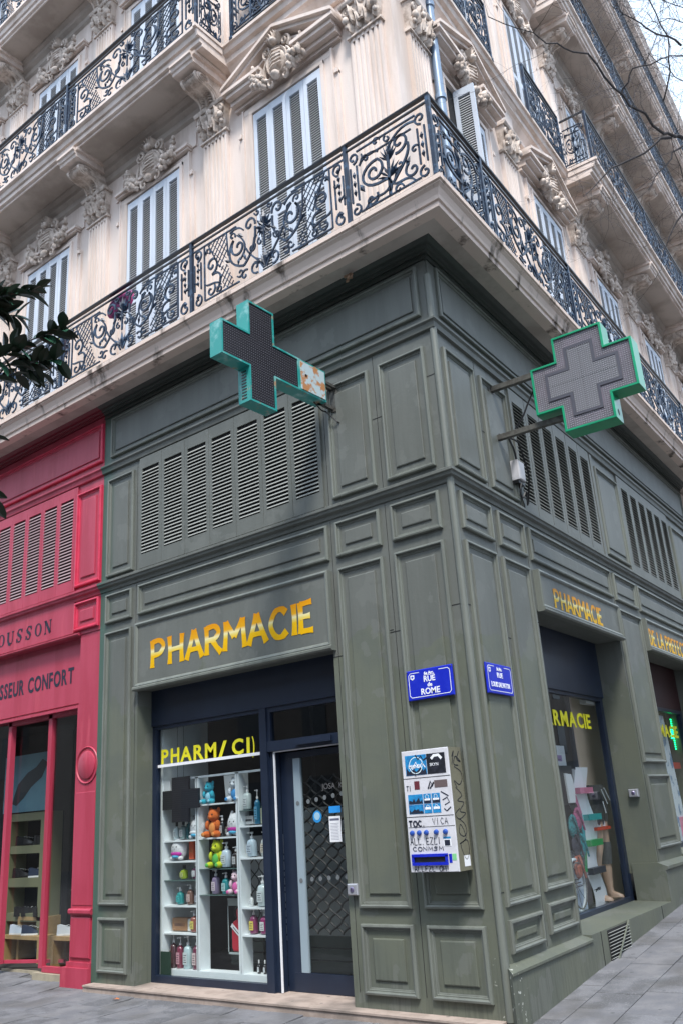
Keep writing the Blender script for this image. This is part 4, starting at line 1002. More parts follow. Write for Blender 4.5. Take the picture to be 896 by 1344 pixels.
for (d, z) in ((1.29, 5.72), (1.29, 5.12)):
    g = G('R'); g.ell((1.2, 1.268 if z < 5.3 else 1.27, z), (.03, .006, .035), 8, 5); obj('side_lens', g, BLACK, xr, 'R')
for z, e in ((5.765, .52), (5.205, .80)): g = G('R'); g.box(1.17, 1.225, -.01, e, z, z + .055); g.box(1.12, 1.28, 0, .012, z - .025, z + .085); obj('mounting_arm', g, GALV, xr, 'R')
jb = thing('junction_box', 'small white junction box hanging by cables beside the side louvres', 'junction box', F='R')
g = G('R'); g.ring(1.46, 1.62, 4.84, 5.06, [(0, .0), (0, .08), (.01, .09)]); obj('case', g, mat('grey_white_plastic', (.5, .5, .53), .4), jb); g = G('R'); g.box(1.46, 1.62, .0, .07, 4.80, 4.83); obj('cable_entry', g, BLACK, jb)
cable('R', [(1.2, .12, 5.24), (1.3, .10, 5.20), (1.42, .08, 5.16), (1.50, .06, 5.07)], .012, 'grey cable from the lower cross arm down to the white junction box')
cable('R', [(1.19, .03, 5.27), (1.38, .14, 5.22), (1.44, .15, 5.12), (1.60, .13, 4.92), (1.64, .10, 4.80), (1.68, .05, 4.62)], .010, 'black cable looping over the front of the white junction box')
cable('R', [(1.50, .08, 4.80), (1.48, .06, 4.70), (1.56, .05, 4.66), (1.62, .07, 4.74), (1.66, .05, 4.60)], .009, 'black cable coiled below the white junction box')
cable('R', [(1.17, .48, 5.62), (1.17, .40, 5.5), (1.17, .33, 5.38), (1.18, .22, 5.27)], .010, 'black cable running from the green cross to its lower arm')
cable('R', [(1.55, .06, 4.80), (1.52, .05, 4.68), (1.60, .04, 4.58), (1.60, .02, 4.47)], .006, 'thin black cable falling from the junction box to the belt moulding')
# ================================================================ WALL DISPENSER
ds = thing('vending_dispenser', 'white graffitied vending dispenser fixed on the green pilaster', 'dispenser', (-.3975, 0, 1.185))
W2, H, D = .2255, .933, .225
g = G('R'); g.box(-W2, W2, 0.03, D - .012, 0, H); obj('body', g, mat('khaki_steel', (.17, .165, .12), .5, col2=(.13, .125, .09), scale=6), ds)
g = G('R'); g.ring(-W2, W2, 0, H, [(0, D - .012), (0, D - .002), (.004, D)]); fp = obj('front_plate', g, mat('white_enamel_dirty', (.62, .62, .66), .35, col2=(.45, .45, .48), scale=9, amt=.4), ds)
def dbox(n, x0, x1, z0, z1, m, d0=D, d1=D + .002):
    g = G('R'); g.box(x0, x1, d0, d1, z0, z1); return obj(n, g, m, ds)
XD = lambda px: -W2 + 2 * W2 * px; ZD = lambda t: H * (1 - t)
CY = mat('pack_cyan', (.02, .26, .55), .4, col2=(.01, .10, .30), scale=30, amt=.7); BK = mat('pack_black', (.012, .014, .02), .35, col2=(.04, .04, .06), scale=25)
dbox('window_card', XD(.07), XD(.53), ZD(.21), ZD(.04), CY); dbox('window_card', XD(.54), XD(.93), ZD(.21), ZD(.04), BK)
dbox('seam', XD(.0), XD(1), ZD(.236), ZD(.232), BLACK); dbox('seam', XD(.0), XD(1), ZD(.556), ZD(.552), BLACK); dbox('seam', XD(.02), XD(1), ZD(.64), ZD(.637), GALV)
dbox('price_plate', XD(.66), XD(.93), ZD(.325), ZD(.265), mat('brown_plate', (.12, .09, .09), .5)); dbox('price_plate', XD(.23), XD(.34), ZD(.33), ZD(.26), mat('maroon_plate', (.12, .02, .03), .5))
for k, (a, b) in enumerate(((.07, .385), (.40, .56), (.58, .75))):
    dbox('product_card', XD(a), XD(b), ZD(.45), ZD(.37), CY); dbox('product_card', XD(a), XD(b), ZD(.53), ZD(.455), CY)
rnd = random.Random(9)
for (xa_, xb_, zt_, zb_) in ((.07, .385, .37, .45), (.07, .385, .455, .53), (.40, .56, .37, .45), (.58, .75, .37, .45), (.07, .53, .04, .21)):
    n_ = 9; base_ = ZD(zb_) + .002; hh_ = ZD(zt_) - ZD(zb_); ps = [(XD(xa_) + .003, base_)] + [(XD(xa_ + (xb_ - xa_) * (k + .5) / n_), base_ + hh_ * (.15 + .5 * rnd.random() * (1 if zt_ > .1 else .5))) for k in range(n_)] + [(XD(xb_) - .003, base_)]
    g = G('R'); g.prism(ps[::-1], D + .002, D + .0026); obj('card_print', g, INK, ds)
for xa_ in (.48, .665):
    for zc_ in (.395, .48): g = G('R'); g.flat(spiral(XD(xa_), ZD(zc_), .015, .0149, 0, 6.4, 14), .003, .001, D + .0035); obj('card_print', g, ENW, ds)
for a, b in ((.40, .56), (.58, .75)):
    dbox('product_band', XD(a + .02), XD(b - .02), ZD(.425), ZD(.41), ENW, D + .002, D + .003); dbox('product_band', XD(a + .02), XD(b - .02), ZD(.50), ZD(.48), ENW, D + .002, D + .003)
for px in (.1, .25, .40, .61, .80):
    g = G('R'); g.sm = True; g.lathe([(.021, 0), (.021, .008), (.015, .022), (.004, .026)], (XD(px), D, ZD(.685)), 12, 'y'); k = obj('knob', g, mat('knob_blue%d' % int(px * 100), (.02, .07, .32), .3), ds)
g = G('R'); g.box(XD(.06), XD(.8), D, D + .018, ZD(.878), ZD(.855)); g.box(XD(.06), XD(.8), D, D + .018, ZD(.945), ZD(.922)); g.box(XD(.06), XD(.1), D, D + .018, ZD(.92), ZD(.87)); g.box(XD(.76), XD(.8), D, D + .018, ZD(.92), ZD(.87)); obj('slot_frame', g, BLUE, ds)
dbox('slot', XD(.10), XD(.76), ZD(.922), ZD(.878), BK, D, D + .003)
dbox('sticker', XD(.82), XD(.88), ZD(.93), ZD(.86), BLUE); dbox('sticker', XD(.89), XD(.97), ZD(.91), ZD(.86), mat('green_sticker', (.2, .55, .25), .5)); dbox('sticker', XD(.74), XD(.89), ZD(.80), ZD(.735), ENW); dbox('sticker', XD(.74), XD(.89), ZD(.74), ZD(.725), CY, D + .002, D + .003); dbox('sticker', XD(.76), XD(.87), ZD(.795), ZD(.75), INK, D + .002, D + .003)
def scr(pts, w_=.0055, m=INK, name='graffiti', d=D + .0022, parent=ds):
    g = G('R'); g.flat(pts, w_, .001, d); return obj(name, g, m, parent)
def word(s, x, z, h, wd, wt=.0055):
    wt *= 1.35
    GL = {'T': [[(0, 1), (1, .95)], [(.5, 1), (.45, 0)]], 'O': [[(.5 + .5 * cos(a), .5 + .5 * sin(a)) for a in [k * pi / 5 for k in range(11)]]], 'C': [[(.9, .85), (.4, 1), (0, .5), (.4, 0), (.9, .15)]], 'V': [[(0, 1), (.45, 0), (.9, 1)]], 'I': [[(.3, 1), (.3, 0)]], 'A': [[(0, 0), (.5, 1), (1, 0)], [(.2, .4), (.8, .4)]], 'L': [[(.1, 1), (.1, 0), (.9, .05)]], 'E': [[(.9, 1), (.1, 1), (.1, 0), (.9, 0)], [(.1, .5), (.7, .5)]], 'Z': [[(0, 1), (.9, 1), (0, 0), (.9, 0)]], 'U': [[(0, 1), (.05, .2), (.5, 0), (.9, .2), (.95, 1)]], 'S': [[(.9, .9), (.3, 1), (.1, .7), (.8, .4), (.7, .05), (0, .1)]], 'B': [[(0, 0), (0, 1), (.7, .9), (.7, .6), (0, .5), (.9, .35), (.7, 0), (0, 0)]], 'M': [[(0, 0), (.1, 1), (.5, .3), (.9, 1), (1, 0)]], "'": [[(.3, 1), (.2, .7)]], 'P': [[(0, 0), (0, 1), (.8, .85), (.7, .5), (0, .45)]], 'Q': [[(.5 + .4 * cos(a), .5 + .5 * sin(a)) for a in [k * pi / 4 for k in range(9)]], [(.5, .3), (1, -.1)]], 'K': [[(0, 0), (0, 1)], [(.9, 1), (0, .5), (.9, 0)]], 'Y': [[(0, 1), (.5, .5)], [(1, 1), (.3, 0)]], '.': [[(.1, 0), (.3, 0)]], '!': [[(.4, 1), (.35, .3)], [(.3, .05), (.4, 0)]], 'N': [[(0, 0), (0, 1), (.9, 0), (.9, 1)]], 'k': [[(0, 0), (0, 1)], [(.9, 1), (0, .5), (.9, 0)]], 'm': [[(0, 0), (0, .6), (.4, .6), (.4, 0)], [(.4, .6), (.9, .6), (.9, 0)]]}
    g = G('R')
    for k, ch in enumerate(s):
        for st_ in GL.get(ch, []): g.flat([(x + (k + p * .78) * wd, z + q * h + .002 * sin(k * 9 + i)) for i, (p, q) in enumerate(st_)], wt, .001, D + .0026)
    return obj('graffiti', g, INK, ds)
word('TOC.', XD(.04), ZD(.635), .045, .045, .009); word('VICA', XD(.55), ZD(.625), .05, .038, .003)
word('ALL.EZLI', XD(.04), ZD(.78), .05, .038, .0045); word('CONMSM', XD(.08), ZD(.83), .03, .05, .004); word("ALLEZL'OM!", XD(.08), ZD(.995), .04, .034, .0045); word('TI', XD(.05), ZD(.34), .04, .03, .004)
scr([(XD(.78), ZD(.36)), (XD(.93), ZD(.40))], .008); scr([(XD(.80), ZD(.43)), (XD(.9), ZD(.41)), (XD(.94), ZD(.45)), (XD(.84), ZD(.47))], .007); scr([(XD(.82), ZD(.5)), (XD(.87), ZD(.52)), (XD(.96), ZD(.49))], .008)
scr(spiral(XD(.3), ZD(.13), .07, .06, 0, 6.3, 20), .006, mat('white_pen', (.7, .85, .9), .5)); scr([(XD(.15), ZD(.12)), (XD(.22), ZD(.16)), (XD(.3), ZD(.1)), (XD(.36), ZD(.15)), (XD(.44), ZD(.11)), (XD(.5), ZD(.15))], .009, ENW)
scr([(XD(.3), ZD(.04)), (XD(.36), ZD(.08)), (XD(.42), ZD(.05)), (XD(.47), ZD(.09)), (XD(.62), ZD(.055))], .013); scr([(XD(.28), ZD(.22)), (XD(.24), ZD(.12))], .006); scr([(XD(.52), ZD(.33)), (XD(.58), ZD(.27)), (XD(.62), ZD(.31)), (XD(.65), ZD(.28)), (XD(.56), ZD(.33))], .012)
txt('SKYN', .034, ENW, ds, (XD(.60), -D - .003, ZD(.145)), 'lettering', ext=.0005); scr([(XD(.64), ZD(.085)), (XD(.70), ZD(.06)), (XD(.8), ZD(.058)), (XD(.86), ZD(.09))], .022, ENW); txt('MANIX', .04, ENW, ds, (XD(.14), -D - .003, ZD(.15)), 'lettering', ext=.0005, off=.001)
# scrawl on its right side: built on the side plane (x = W2)
g = G()
def side(pts, w_=.006):
    q_ = []
    for i in range(len(pts) - 1):
        a_, b_, c_, e_ = [pts[min(max(i + k, 0), len(pts) - 1)] for k in (-1, 0, 1, 2)]
        for k in range(5):
            t_ = k / 5; q_.append(tuple(.5 * (2 * b_[j] + (c_[j] - a_[j]) * t_ + (2 * a_[j] - 5 * b_[j] + 4 * c_[j] - e_[j]) * t_ ** 2 + (3 * b_[j] - a_[j] - 3 * c_[j] + e_[j]) * t_ ** 3) for j in (0, 1)))
    pts = q_ + [pts[-1]]
    for a, b in zip(pts[:-1], pts[1:]):
        v0, v1 = Vector((0, -a[0], a[1])), Vector((0, -b[0], b[1])); dd_ = (v1 - v0); n_ = Vector((0, -dd_.z, dd_.y)).normalized() * w_ / 2; e_ = dd_.normalized() * w_ * .3
        q = [v0 - e_ + n_, v0 - e_ - n_, v1 + e_ - n_, v1 + e_ + n_]; g.add([(W2 + .0015, p.y, p.z) for p in q], [(0, 1, 2, 3)])
side([(.15, .78), (.06, .74), (.05, .68), (.10, .64), (.17, .67), (.14, .62)]); side([(.16, .62), (.08, .56), (.15, .52), (.06, .50), (.13, .44), (.05, .42), (.15, .38), (.20, .42), (.13, .46)]); side([(.15, .38), (.08, .34), (.06, .28), (.11, .25), (.17, .28), (.14, .34), (.08, .24), (.18, .2)])
side([(.17, .2), (.07, .22), (.05, .14), (.10, .08), (.15, .14), (.17, .2)]); side([(.06, .90), (.10, .84), (.05, .82), (.12, .86), (.15, .80), (.09, .79)], .008); side([(.17, .86), (.14, .90), (.18, .80)], .008)
obj('graffiti', g, INK, ds)
g = G(); g.add([(W2 + .0015, -.05, .03), (W2 + .0015, -.14, .03), (W2 + .0015, -.14, .11), (W2 + .0015, -.05, .11)], [(0, 1, 2, 3)]); obj('sticker', g, ENW, ds)
# key switches
def keyswitch(F, u, d, z, label, rz=0):
    t = thing('key_switch', label, 'key switch', (S(F) * u, -d, z), F=F, rz=rz)
    g = G('R'); g.ring(-.055, .055, -.045, .045, [(0, 0), (0, .05), (.008, .058)]); obj('case', g, mat('alu' + F, (.42, .43, .47), .35, metal=.5), t)
    g = G('R'); g.lathe([(.022, 0), (.022, .004), (.016, .008)], (0, .058, 0), 14, 'y'); obj('lock', g, mat('brass' + F, (.2, .18, .3), .3, metal=.6), t)
    g = G('R'); g.box(-.003, .003, .066, .068, -.01, .01); obj('keyhole', g, BLACK, t)
keyswitch('L', 1.37, .0, 1.045, 'grey metal key switch by the pharmacy door jamb')
o_ = keyswitch('R', 4.215, -.13, 1.68, 'small grey key switch on the green jamb of the side window', rz=-pi / 2)
# ================================================================ PHARMACY WINDOW DISPLAY
disp = thing('display_shelving', 'white open shelving unit standing inside the pharmacy window', 'shelving')
d1, d0 = -.33, -.475
g = G('L')
for a, b in ((3.60, 3.745), (2.985, 3.12)): g.box(a + .11, b, d0, d1, .17, 2.15); g.box(a, a + .02, d0 + .05, d1, .17, 2.1) if 0 else None
g.box(3.735, 3.76, d0, d1, .17, 2.15); g.box(3.115, 3.145, d0, d1, .17, 2.15); g.box(4.30, 4.33, d0, d1, .17, 1.66); g.box(2.70, 2.72, d0, d1, .17, 2.15)
obj('frame', g, WHITE, disp)
g = G('L'); g.box(2.722, 4.328, d0 + .003, d1 + .003, .168, .252); obj('base_board', g, WHITE, disp)
g = G('L'); g.box(2.70, 3.99, d0 + .1, d1, 2.135, 2.155); obj('top_board', g, WHITE, disp)
SHELF = []
for a, b, z, gl in ((3.76, 4.30, 1.51, 0), (3.76, 4.30, 1.30, 0), (3.76, 4.30, 1.11, 1), (3.76, 4.30, .86, 0), (3.76, 4.30, .595, 0), (3.145, 3.735, 1.86, 0), (3.145, 3.735, 1.52, 0), (3.145, 3.735, 1.215, 1), (3.145, 3.735, .965, 1), (2.72, 3.115, 1.615, 0), (2.93, 3.115, 1.765, 1), (2.72, 3.115, 1.31, 0), (2.72, 3.115, .85, 0), (2.72, 3.115, .60, 0)):
    g = G('L'); g.box(a + .002, b - .002, d0 + .002, d1 - .002, z - (.016 if not gl else .008), z); obj('shelf', g, WHITE if not gl else mat('glass_shelf' + str(a) + str(z), (.10, .16, .15), .1), disp)
g = G('L'); g.box(4.27, 4.34, -1.0, -.31, .14, 3.0); g.box(4.28, 4.35, -.62, -.60, .14, 2.9); obj('side_panel', g, WHITE, disp)
g = G('L'); g.box(2.66, 4.27, -.9, -.29, .145, .165); o = obj('green_mat', g, mat('green_felt', (.012, .05, .02), .95), None); tag(o, 'dark green fringed mat along the bottom of the pharmacy window', 'mat')
g = G('L'); rnd = random.Random(5)
for k in range(260):
    u = 2.68 + 1.55 * rnd.random(); g.add([(u, -.285, .165), (u + .008, -.285, .165), (u + .004 + .01 * (rnd.random() - .5), -.28, .175 + .02 * rnd.random())], [(0, 1, 2)])
o = obj('mat_fringe', g, mat('green_fringe', (.02, .08, .03), .9), None); tag(o, 'green fringe of the mat in the pharmacy window', 'fringe', kind='stuff')
g = G('L'); g.box(4.12, 4.275, -.30, -.29, .165, .42); o = obj('green_board', g, mat('dark_green_board', (.008, .035, .022), .8)); tag(o, 'dark green square board in the lower left corner of the pharmacy window', 'board')
for a, b, z0_, z1_, n_, lb in ((2.25, 3.0, .42, 1.75, (.62, .66, .68), 'pale panel standing inside the shop behind the door grille'), (3.05, 3.7, .45, 1.5, (.5, .52, .54), 'added grey panel standing in for the light behind the lower right display shelves')):
    g = G('L'); g.box(a, b, -1.02, -1.0, z0_, z1_); o = obj('grey_panel', g, mat('room_panel' + str(a), n_, .6)); tag(o, lb, 'panel')  # second panel is added, a pale board standing in for light behind the shelves
# grille behind the right column and middle bottom
g = G('L'); scissor(g, 2.66, 3.60, .3, 1.35, -.75, .13, .15, .007); o = obj('rear_grille', g, IRONG); tag(o, 'dark scissor grille behind the display shelves', 'grille')
g = G('L'); g.box(3.145, 3.60, -.68, -.66, .27, .30); 
for k in range(3): g.box(3.14, 3.6, -.70, -.67, .30 + k * .1, .39 + k * .1)
o = obj('low_shutter', g, MATS['dark_green_grey']); tag(o, 'dark ribbed shutter panel seen between the lower shelves', 'shutter')
def pt(F, u, d, z): return (S(F) * u, -d, z)
def bottle(u, z, col, h, w_, kind, label, lab=(.5, .5, .5), cap=(.02, .02, .02), d=-.40, group=None, F='L', lab2=None):
    t = thing('bottle', label, 'bottle', pt(F, u, d, z), group=group, F=F)
    r = w_ / 2; bh = h * (.66 if kind != 'pump' else .70)
    g = G('R'); g.sm = True
    g.lathe([(r * .9, 0), (r, .008), (r, bh * .86), (r * .8, bh * .95), (r * .34, bh), (r * .30, bh + .012)], (0, 0, 0), 12); obj('body', g, liquid('liquid_%.2f_%.2f_%.2f' % col, col) if 'liquid_%.2f_%.2f_%.2f' % col not in MATS else MATS['liquid_%.2f_%.2f_%.2f' % col], t)
    g = G('R')
    if kind == 'pump':
        g.lathe([(r * .36, bh + .01), (r * .36, bh + .03), (r * .12, bh + .032), (r * .12, h - .02), (r * .3, h - .018), (r * .3, h)], (0, 0, 0), 8); g.box(-.004, .004, 0, r * 1.1, h - .012, h - .004)
    else: g.lathe([(r * .42, bh + .01), (r * .42, h)], (0, 0, 0), 10)
    obj('cap', g, BLACK if sum(cap) < .2 else WHITEP, t)
    g = G('R'); g.box(-r * .62, r * .62, r * .96, r * 1.02, bh * .2, bh * .72); k = 'lab%.1f%.1f%.1f' % lab; lb = obj('label_patch', g, MATS.get(k) or mat(k, lab, .5), t)
    g = G('R')
    for q in range(4): g.box(-r * (.5 - .1 * (q % 2)), r * (.45 - .12 * (q % 3)), r * 1.02, r * 1.03, bh * (.28 + q * .1), bh * (.31 + q * .1))
    obj('print', g, INK, lb)
    return t
W_ = (.72, .74, .76); TEAL_, PURP, BRN, YG = (.01, .22, .22), (.10, .02, .06), (.14, .07, .05), (.32, .42, .03)
CLR = (.50, .60, .62)
items = [
 (4.14, 1.52, CLR, .20, .085, 'cap', 'clear empty bottle at the left end of the top left shelf', (.6, .65, .66)),
 (4.03, 1.52, (.22, .30, .30), .22, .09, 'cap', 'smoky clear bottle behind the hanging LED cross', (.7, .7, .7)),
 (3.94, 1.52, (.02, .12, .13), .26, .07, 'cap', 'tall dark teal bottle on the top left shelf', (.03, .14, .15)),
 (3.86, 1.52, (.03, .17, .17), .25, .07, 'cap', 'tall teal bottle beside the round white plush', (.03, .2, .2)),
 (4.02, 1.12, YG, .145, .10, 'cap', 'squat lime bottle on the left glass shelf', (.5, .55, .2)),
 (3.84, 1.12, PURP, .17, .085, 'pump', 'dark plum bottle right of the squat lime one', W_),
 (4.08, .87, TEAL_, .18, .10, 'pump', 'bright teal bottle with white cap at left, below the glass shelf', (.05, .45, .45)),
 (3.92, .87, BRN, .21, .095, 'pump', 'rosy brown bottle next to the bright teal one', (.6, .45, .42)),
 (3.80, .87, (.03, .02, .05), .18, .085, 'pump', 'near black bottle tucked against the middle upright', (.4, .4, .45)),
 (3.865, .605, (.25, .08, .06), .22, .10, 'pump', 'amber bottle with a yellow label beside the cardboard box', (.7, .6, .15)),
 (3.785, .605, PURP, .17, .075, 'cap', 'small plum bottle partly hidden behind the upright', (.6, .5, .55)),
 (4.19, .255, (.06, .015, .02), .35, .095, 'pump', 'tall dark brown bottle at the left of the bottom row', (.10, .03, .03)),
 (4.085, .255, (.18, .02, .05), .32, .095, 'pump', 'dark red bottle with pink label, second in the bottom row', (.6, .3, .35)),
 (3.965, .255, (.40, .52, .54), .33, .115, 'pump', 'pale blue bottle in the bottom row', (.55, .66, .68)),
 (3.835, .255, (.13, .02, .05), .33, .10, 'pump', 'wine coloured bottle at the right of the bottom row', (.65, .5, .5)),
 (3.42, 1.53, (.012, .012, .015), .22, .07, 'pump', 'black bottle beside the orange plush bear', (.5, .5, .5)),
 (3.345, 1.53, (.10, .06, .05), .15, .05, 'cap', 'little brown vial behind the black bottle', (.3, .3, .3)),
 (3.365, 1.225, (.45, .54, .62), .26, .125, 'pump', 'large pale blue bottle beside the yellow green plush', (.6, .66, .7)),
 (3.225, 1.225, (.02, .012, .012), .21, .09, 'pump', 'black bottle with grey label right of the large pale one', (.5, .48, .46)),
 (3.53, .97, (.20, .15, .25), .25, .10, 'pump', 'lilac bottle with white cap on the middle glass shelf', (.55, .5, .6)),
 (3.38, .97, (.01, .20, .22), .22, .10, 'pump', 'turquoise bottle beside the lilac one', (.4, .6, .6)),
 (3.04, 1.775, (.48, .55, .55), .25, .105, 'pump', 'pale grey pump bottle on the small glass ledge', (.6, .64, .64)),
 (2.90, 1.625, (.01, .12, .22), .36, .075, 'pump', 'slim petrol blue bottle, upper right column', (.1, .3, .45)),
 (2.79, 1.625, (.02, .10, .04), .36, .08, 'pump', 'slim dark green bottle, upper right column', (.2, .4, .15)),
 (2.99, 1.32, (.42, .52, .60), .25, .125, 'pump', 'powder blue bottle, left of a pair in the right column', (.5, .58, .66)),
 (2.80, 1.32, (.52, .54, .52), .25, .115, 'pump', 'cream bottle, right of the powder blue one', (.7, .62, .5)),
 (3.02, .86, (.6, .62, .62), .12, .05, 'cap', 'tiny white bottle beside the big frosted one', W_),
 (2.86, .86, (.50, .58, .60), .30, .13, 'pump', 'big frosted bottle in the right column', (.62, .68, .68)),
 (2.995, .61, (.20, .03, .10), .24, .105, 'pump', 'magenta bottle with yellow label in the right column', (.75, .6, .12)),
 (2.85, .61, (.25, .02, .12), .23, .105, 'pump', 'magenta bottle with white label in the right column', (.7, .65, .7)),
 (2.945, .255, (.03, .03, .035), .13, .04, 'cap', 'first of three little droppers at the bottom right', W_),
 (2.865, .255, (.03, .03, .035), .13, .04, 'cap', 'middle one of three little droppers at the bottom right', W_),
 (2.77, .255, (.03, .03, .035), .13, .04, 'cap', 'last of three little droppers by the door frame', W_)]
for u, z, c, h, w_, k, lb, lc in items: bottle(u, z, c, h * .93, w_ * .84, k, lb, lc, cap=(1, 1, 1) if 'dropper' in lb or k == 'pump' else (0, 0, 0))
def carton(u, z, w_, h, col, label, m=None, d=-.42, band=None, F='L', dp=.08, cat='box'):
    t = thing('product_box', label, cat, pt(F, u, d, z), F=F)
    if 'stacked pale' in label: t['group'] = 'stacked cartons in the farther side window'
    g = G('R'); g.ring(-w_ / 2, w_ / 2, 0, h, [(0, -dp), (0, -.003), (.003, 0)]); obj('carton', g, m or mat('carton_' + label[:22], col, .5), t)
    if band:
        g = G('R'); g.box(-w_ * .35, w_ * .35, .0, .001, h * .35, h * .6); obj('label_patch', g, mat('band_' + label[:22], band, .5), t)
        g = G('R')
        for q in range(3): g.box(-w_ * .3, w_ * (.3 - .1 * q), .001, .0015, h * (.40 + q * .06), h * (.42 + q * .06))
        obj('print', g, INK, t)
    return t
carton(3.93, 1.31, .075, .18, (.50, .07, .02), 'orange red tall box beside the white plush on the second shelf', band=(.55, .12, .03))
carton(3.815, 1.31, .06, .18, (.55, .22, .02), 'amber tall box against the middle upright', band=(.6, .3, .05))
carton(4.12, .605, .24, .125, (.30, .15, .07), 'brown cardboard box on the lower left shelf', band=(.22, .1, .05))
carton(3.95, .605, .09, .115, (.62, .62, .6), 'small white box right of the cardboard one', band=(.5, .5, .5))
carton(3.05, 1.625, .13, .085, (.7, .7, .7), 'little white box with black print in the right column', band=(.1, .1, .1))
carton(2.95, 1.625, .05, .08, (.2, .28, .3), 'tiny grey blue box in the right column', band=(.3, .35, .4))
carton(2.81, 1.625, .15, .15, (.62, .64, .5), 'pale yellow and blue box behind the window frame', band=(.1, .35, .55))
carton(2.72, .86, .05, .10, (.42, .2, .06), 'small orange box at the right edge of the shelving', band=(.5, .3, .1))
# white plaque, hot-water bottle box
t = thing('display_plaque', 'white tapering plaque with a small crest propped behind the top plushes', 'plaque', pt('L', 3.33, -.50, 1.87))
g = G('R'); g.prism([(-.13, .02), (.13, .02), (.16, .27), (-.16, .27)], -.01, 0); obj('panel', g, WHITEP, t)
g = G('R'); g.flat([(-.05, .2), (-.02, .23), (0, .2), (.02, .24), (.05, .2), (-.05, .2)], .012, .001, .001); g.box(-.08, .08, .0, .001, .155, .158); g.flat([(-.02, .09), (.0, .12), (.02, .09), (-.02, .12)], .008, .001, .001); obj('crest', g, INK, t)
t = thing('gift_box', 'clear box holding a red hot water bottle with a slanted white tag', 'gift box', pt('L', 3.27, -.46, .40))
g = G('R'); 
for a, b in ((-.155, -.145), (.115, .125)): g.box(a, b, 0, .004, 0, .50)
g.box(-.155, .125, 0, .004, .0, .02); g.box(-.155, .125, -.02, .004, .45, .52); obj('clear_case', g, mat('case_edge', (.35, .4, .4), .2), t)
g = G('R'); g.sm = True
hp = [(-.105, .02), (.095, .02), (.115, .05), (.115, .26), (.095, .30), (.045, .325), (.035, .36), (.05, .40), (.045, .425), (-.045, .425), (-.05, .40), (-.035, .36), (-.045, .325), (-.10, .30), (-.12, .26), (-.12, .05)]
def sc2(p, k): return [(x * k, .2 + (z - .2) * k) for x, z in p]
g.loops([[(x, -.05, z) for x, z in hp], [(x, -.03, z) for x, z in hp], [(x, -.012, z) for x, z in sc2(hp, .93)], [(x, -.008, z) for x, z in sc2(hp, .8)]], cap=True, cap0=True); obj('hot_water_bottle', g, mat('red_rubber', (.50, .015, .035), .4), t)
g = G('R'); g.box(-.13, .08, -.003, .0, .185, .225, ry=radians(38)); tg = obj('tag', g, WHITEP, t)
g = G('R'); g.box(-.10, .05, .0, .001, .201, .208, ry=radians(38)); obj('print', g, INK, tg)
# plush toys
def plush(u, z, s, body, belly, label, kind='sit', cat='plush toy', rnd=0, d=-.40):
    s *= .88; t = thing('plush_toy', label, cat, pt('L', u, d, z))
    mb = mat('plush_' + label[:18], body, .95, col2=tuple(c * .6 for c in body), scale=60, amt=.5, bump=.9, bscale=220); m2 = mat('plushb_' + label[:18], belly, .95)
    g = G('R'); g.sm = True
    if kind == 'sit':
        g.ell((0, 0, .30 * s), (.26 * s, .22 * s, .32 * s), 12, 8); g.ell((0, .05 * s, .76 * s), (.25 * s, .23 * s, .23 * s), 12, 8); g.ell((0, .24 * s, .70 * s), (.12 * s, .1 * s, .09 * s), 8, 6)
        for q in (-1, 1):
            g.ell((q * .27 * s, .18 * s, .10 * s), (.15 * s, .22 * s, .12 * s), 9, 6); g.ell((q * .27 * s, .12 * s, .42 * s), (.10 * s, .12 * s, .17 * s), 8, 6); g.ell((q * .2 * s, 0, .95 * s), (.09 * s, .05 * s, .10 * s), 8, 5)
    else:
        g.ell((0, 0, .46 * s), (.46 * s, .30 * s, .46 * s), 14, 9)
        for q in (-1, 1): g.lathe([(.13 * s, .76 * s), (.07 * s, .92 * s), (.01, 1.0 * s)], (q * .24 * s, 0, 0), 8)
        for q in (-1, 1): g.ell((q * .28 * s, .16 * s, .08 * s), (.13 * s, .14 * s, .09 * s), 8, 5)
    obj('body', g, mb, t)
    g = G('R'); g.sm = True
    if kind == 'sit':
        g.ell((0, .15 * s, .30 * s), (.17 * s, .10 * s, .22 * s), 10, 6)
        for q in (-1, 1): g.ell((q * .27 * s, .385 * s, .10 * s), (.09 * s, .03 * s, .08 * s), 8, 5)
    else: g.ell((0, .17 * s, .26 * s), (.36 * s, .16 * s, .13 * s), 12, 6)
    obj('belly', g, m2, t)
    g = G('R'); hz = .80 if kind == 'sit' else .56; hd = .25 if kind == 'sit' else .27
    for q in (-1, 1): g.ell((q * .11 * s, hd * s, hz * s), (.03 * s, .03 * s, .035 * s), 7, 5)
    g.ell((0, (.34 if kind == 'sit' else .30) * s, (hz - .08) * s), (.025 * s, .015 * s, .02 * s), 6, 4)
    obj('eyes', g, BLACK, t)
    if kind == 'round':
        g = G('R'); g.sm = True; g.ell((0, .22 * s, .16 * s), (.24 * s, .12 * s, .08 * s), 10, 5); obj('rainbow_patch', g, mat('patch_' + label[:18], (.1, .45, .7), .9), t)
plush(3.60, 1.865, .25, (.03, .38, .50), (.25, .50, .62), 'turquoise plush creature sitting on the top middle shelf')
plush(3.20, 1.865, .27, (.62, .66, .70), (.05, .25, .55), 'white plush with a blue patch at the right of the top middle shelf')
plush(3.53, 1.525, .32, (.60, .13, .02), (.65, .24, .06), 'orange plush bear sitting on the second middle shelf')
plush(3.21, 1.525, .28, (.70, .70, .72), (.40, .02, .25), 'white egg shaped plush with purple belly on the second middle shelf', 'round')
plush(3.49, 1.225, .30, (.52, .58, .02), (.10, .42, .08), 'yellow plush with green scarf on the middle glass shelf')
plush(3.22, .97, .25, (.75, .55, .62), (.62, .12, .35), 'pink and white plush pony at the right of the lower glass shelf')
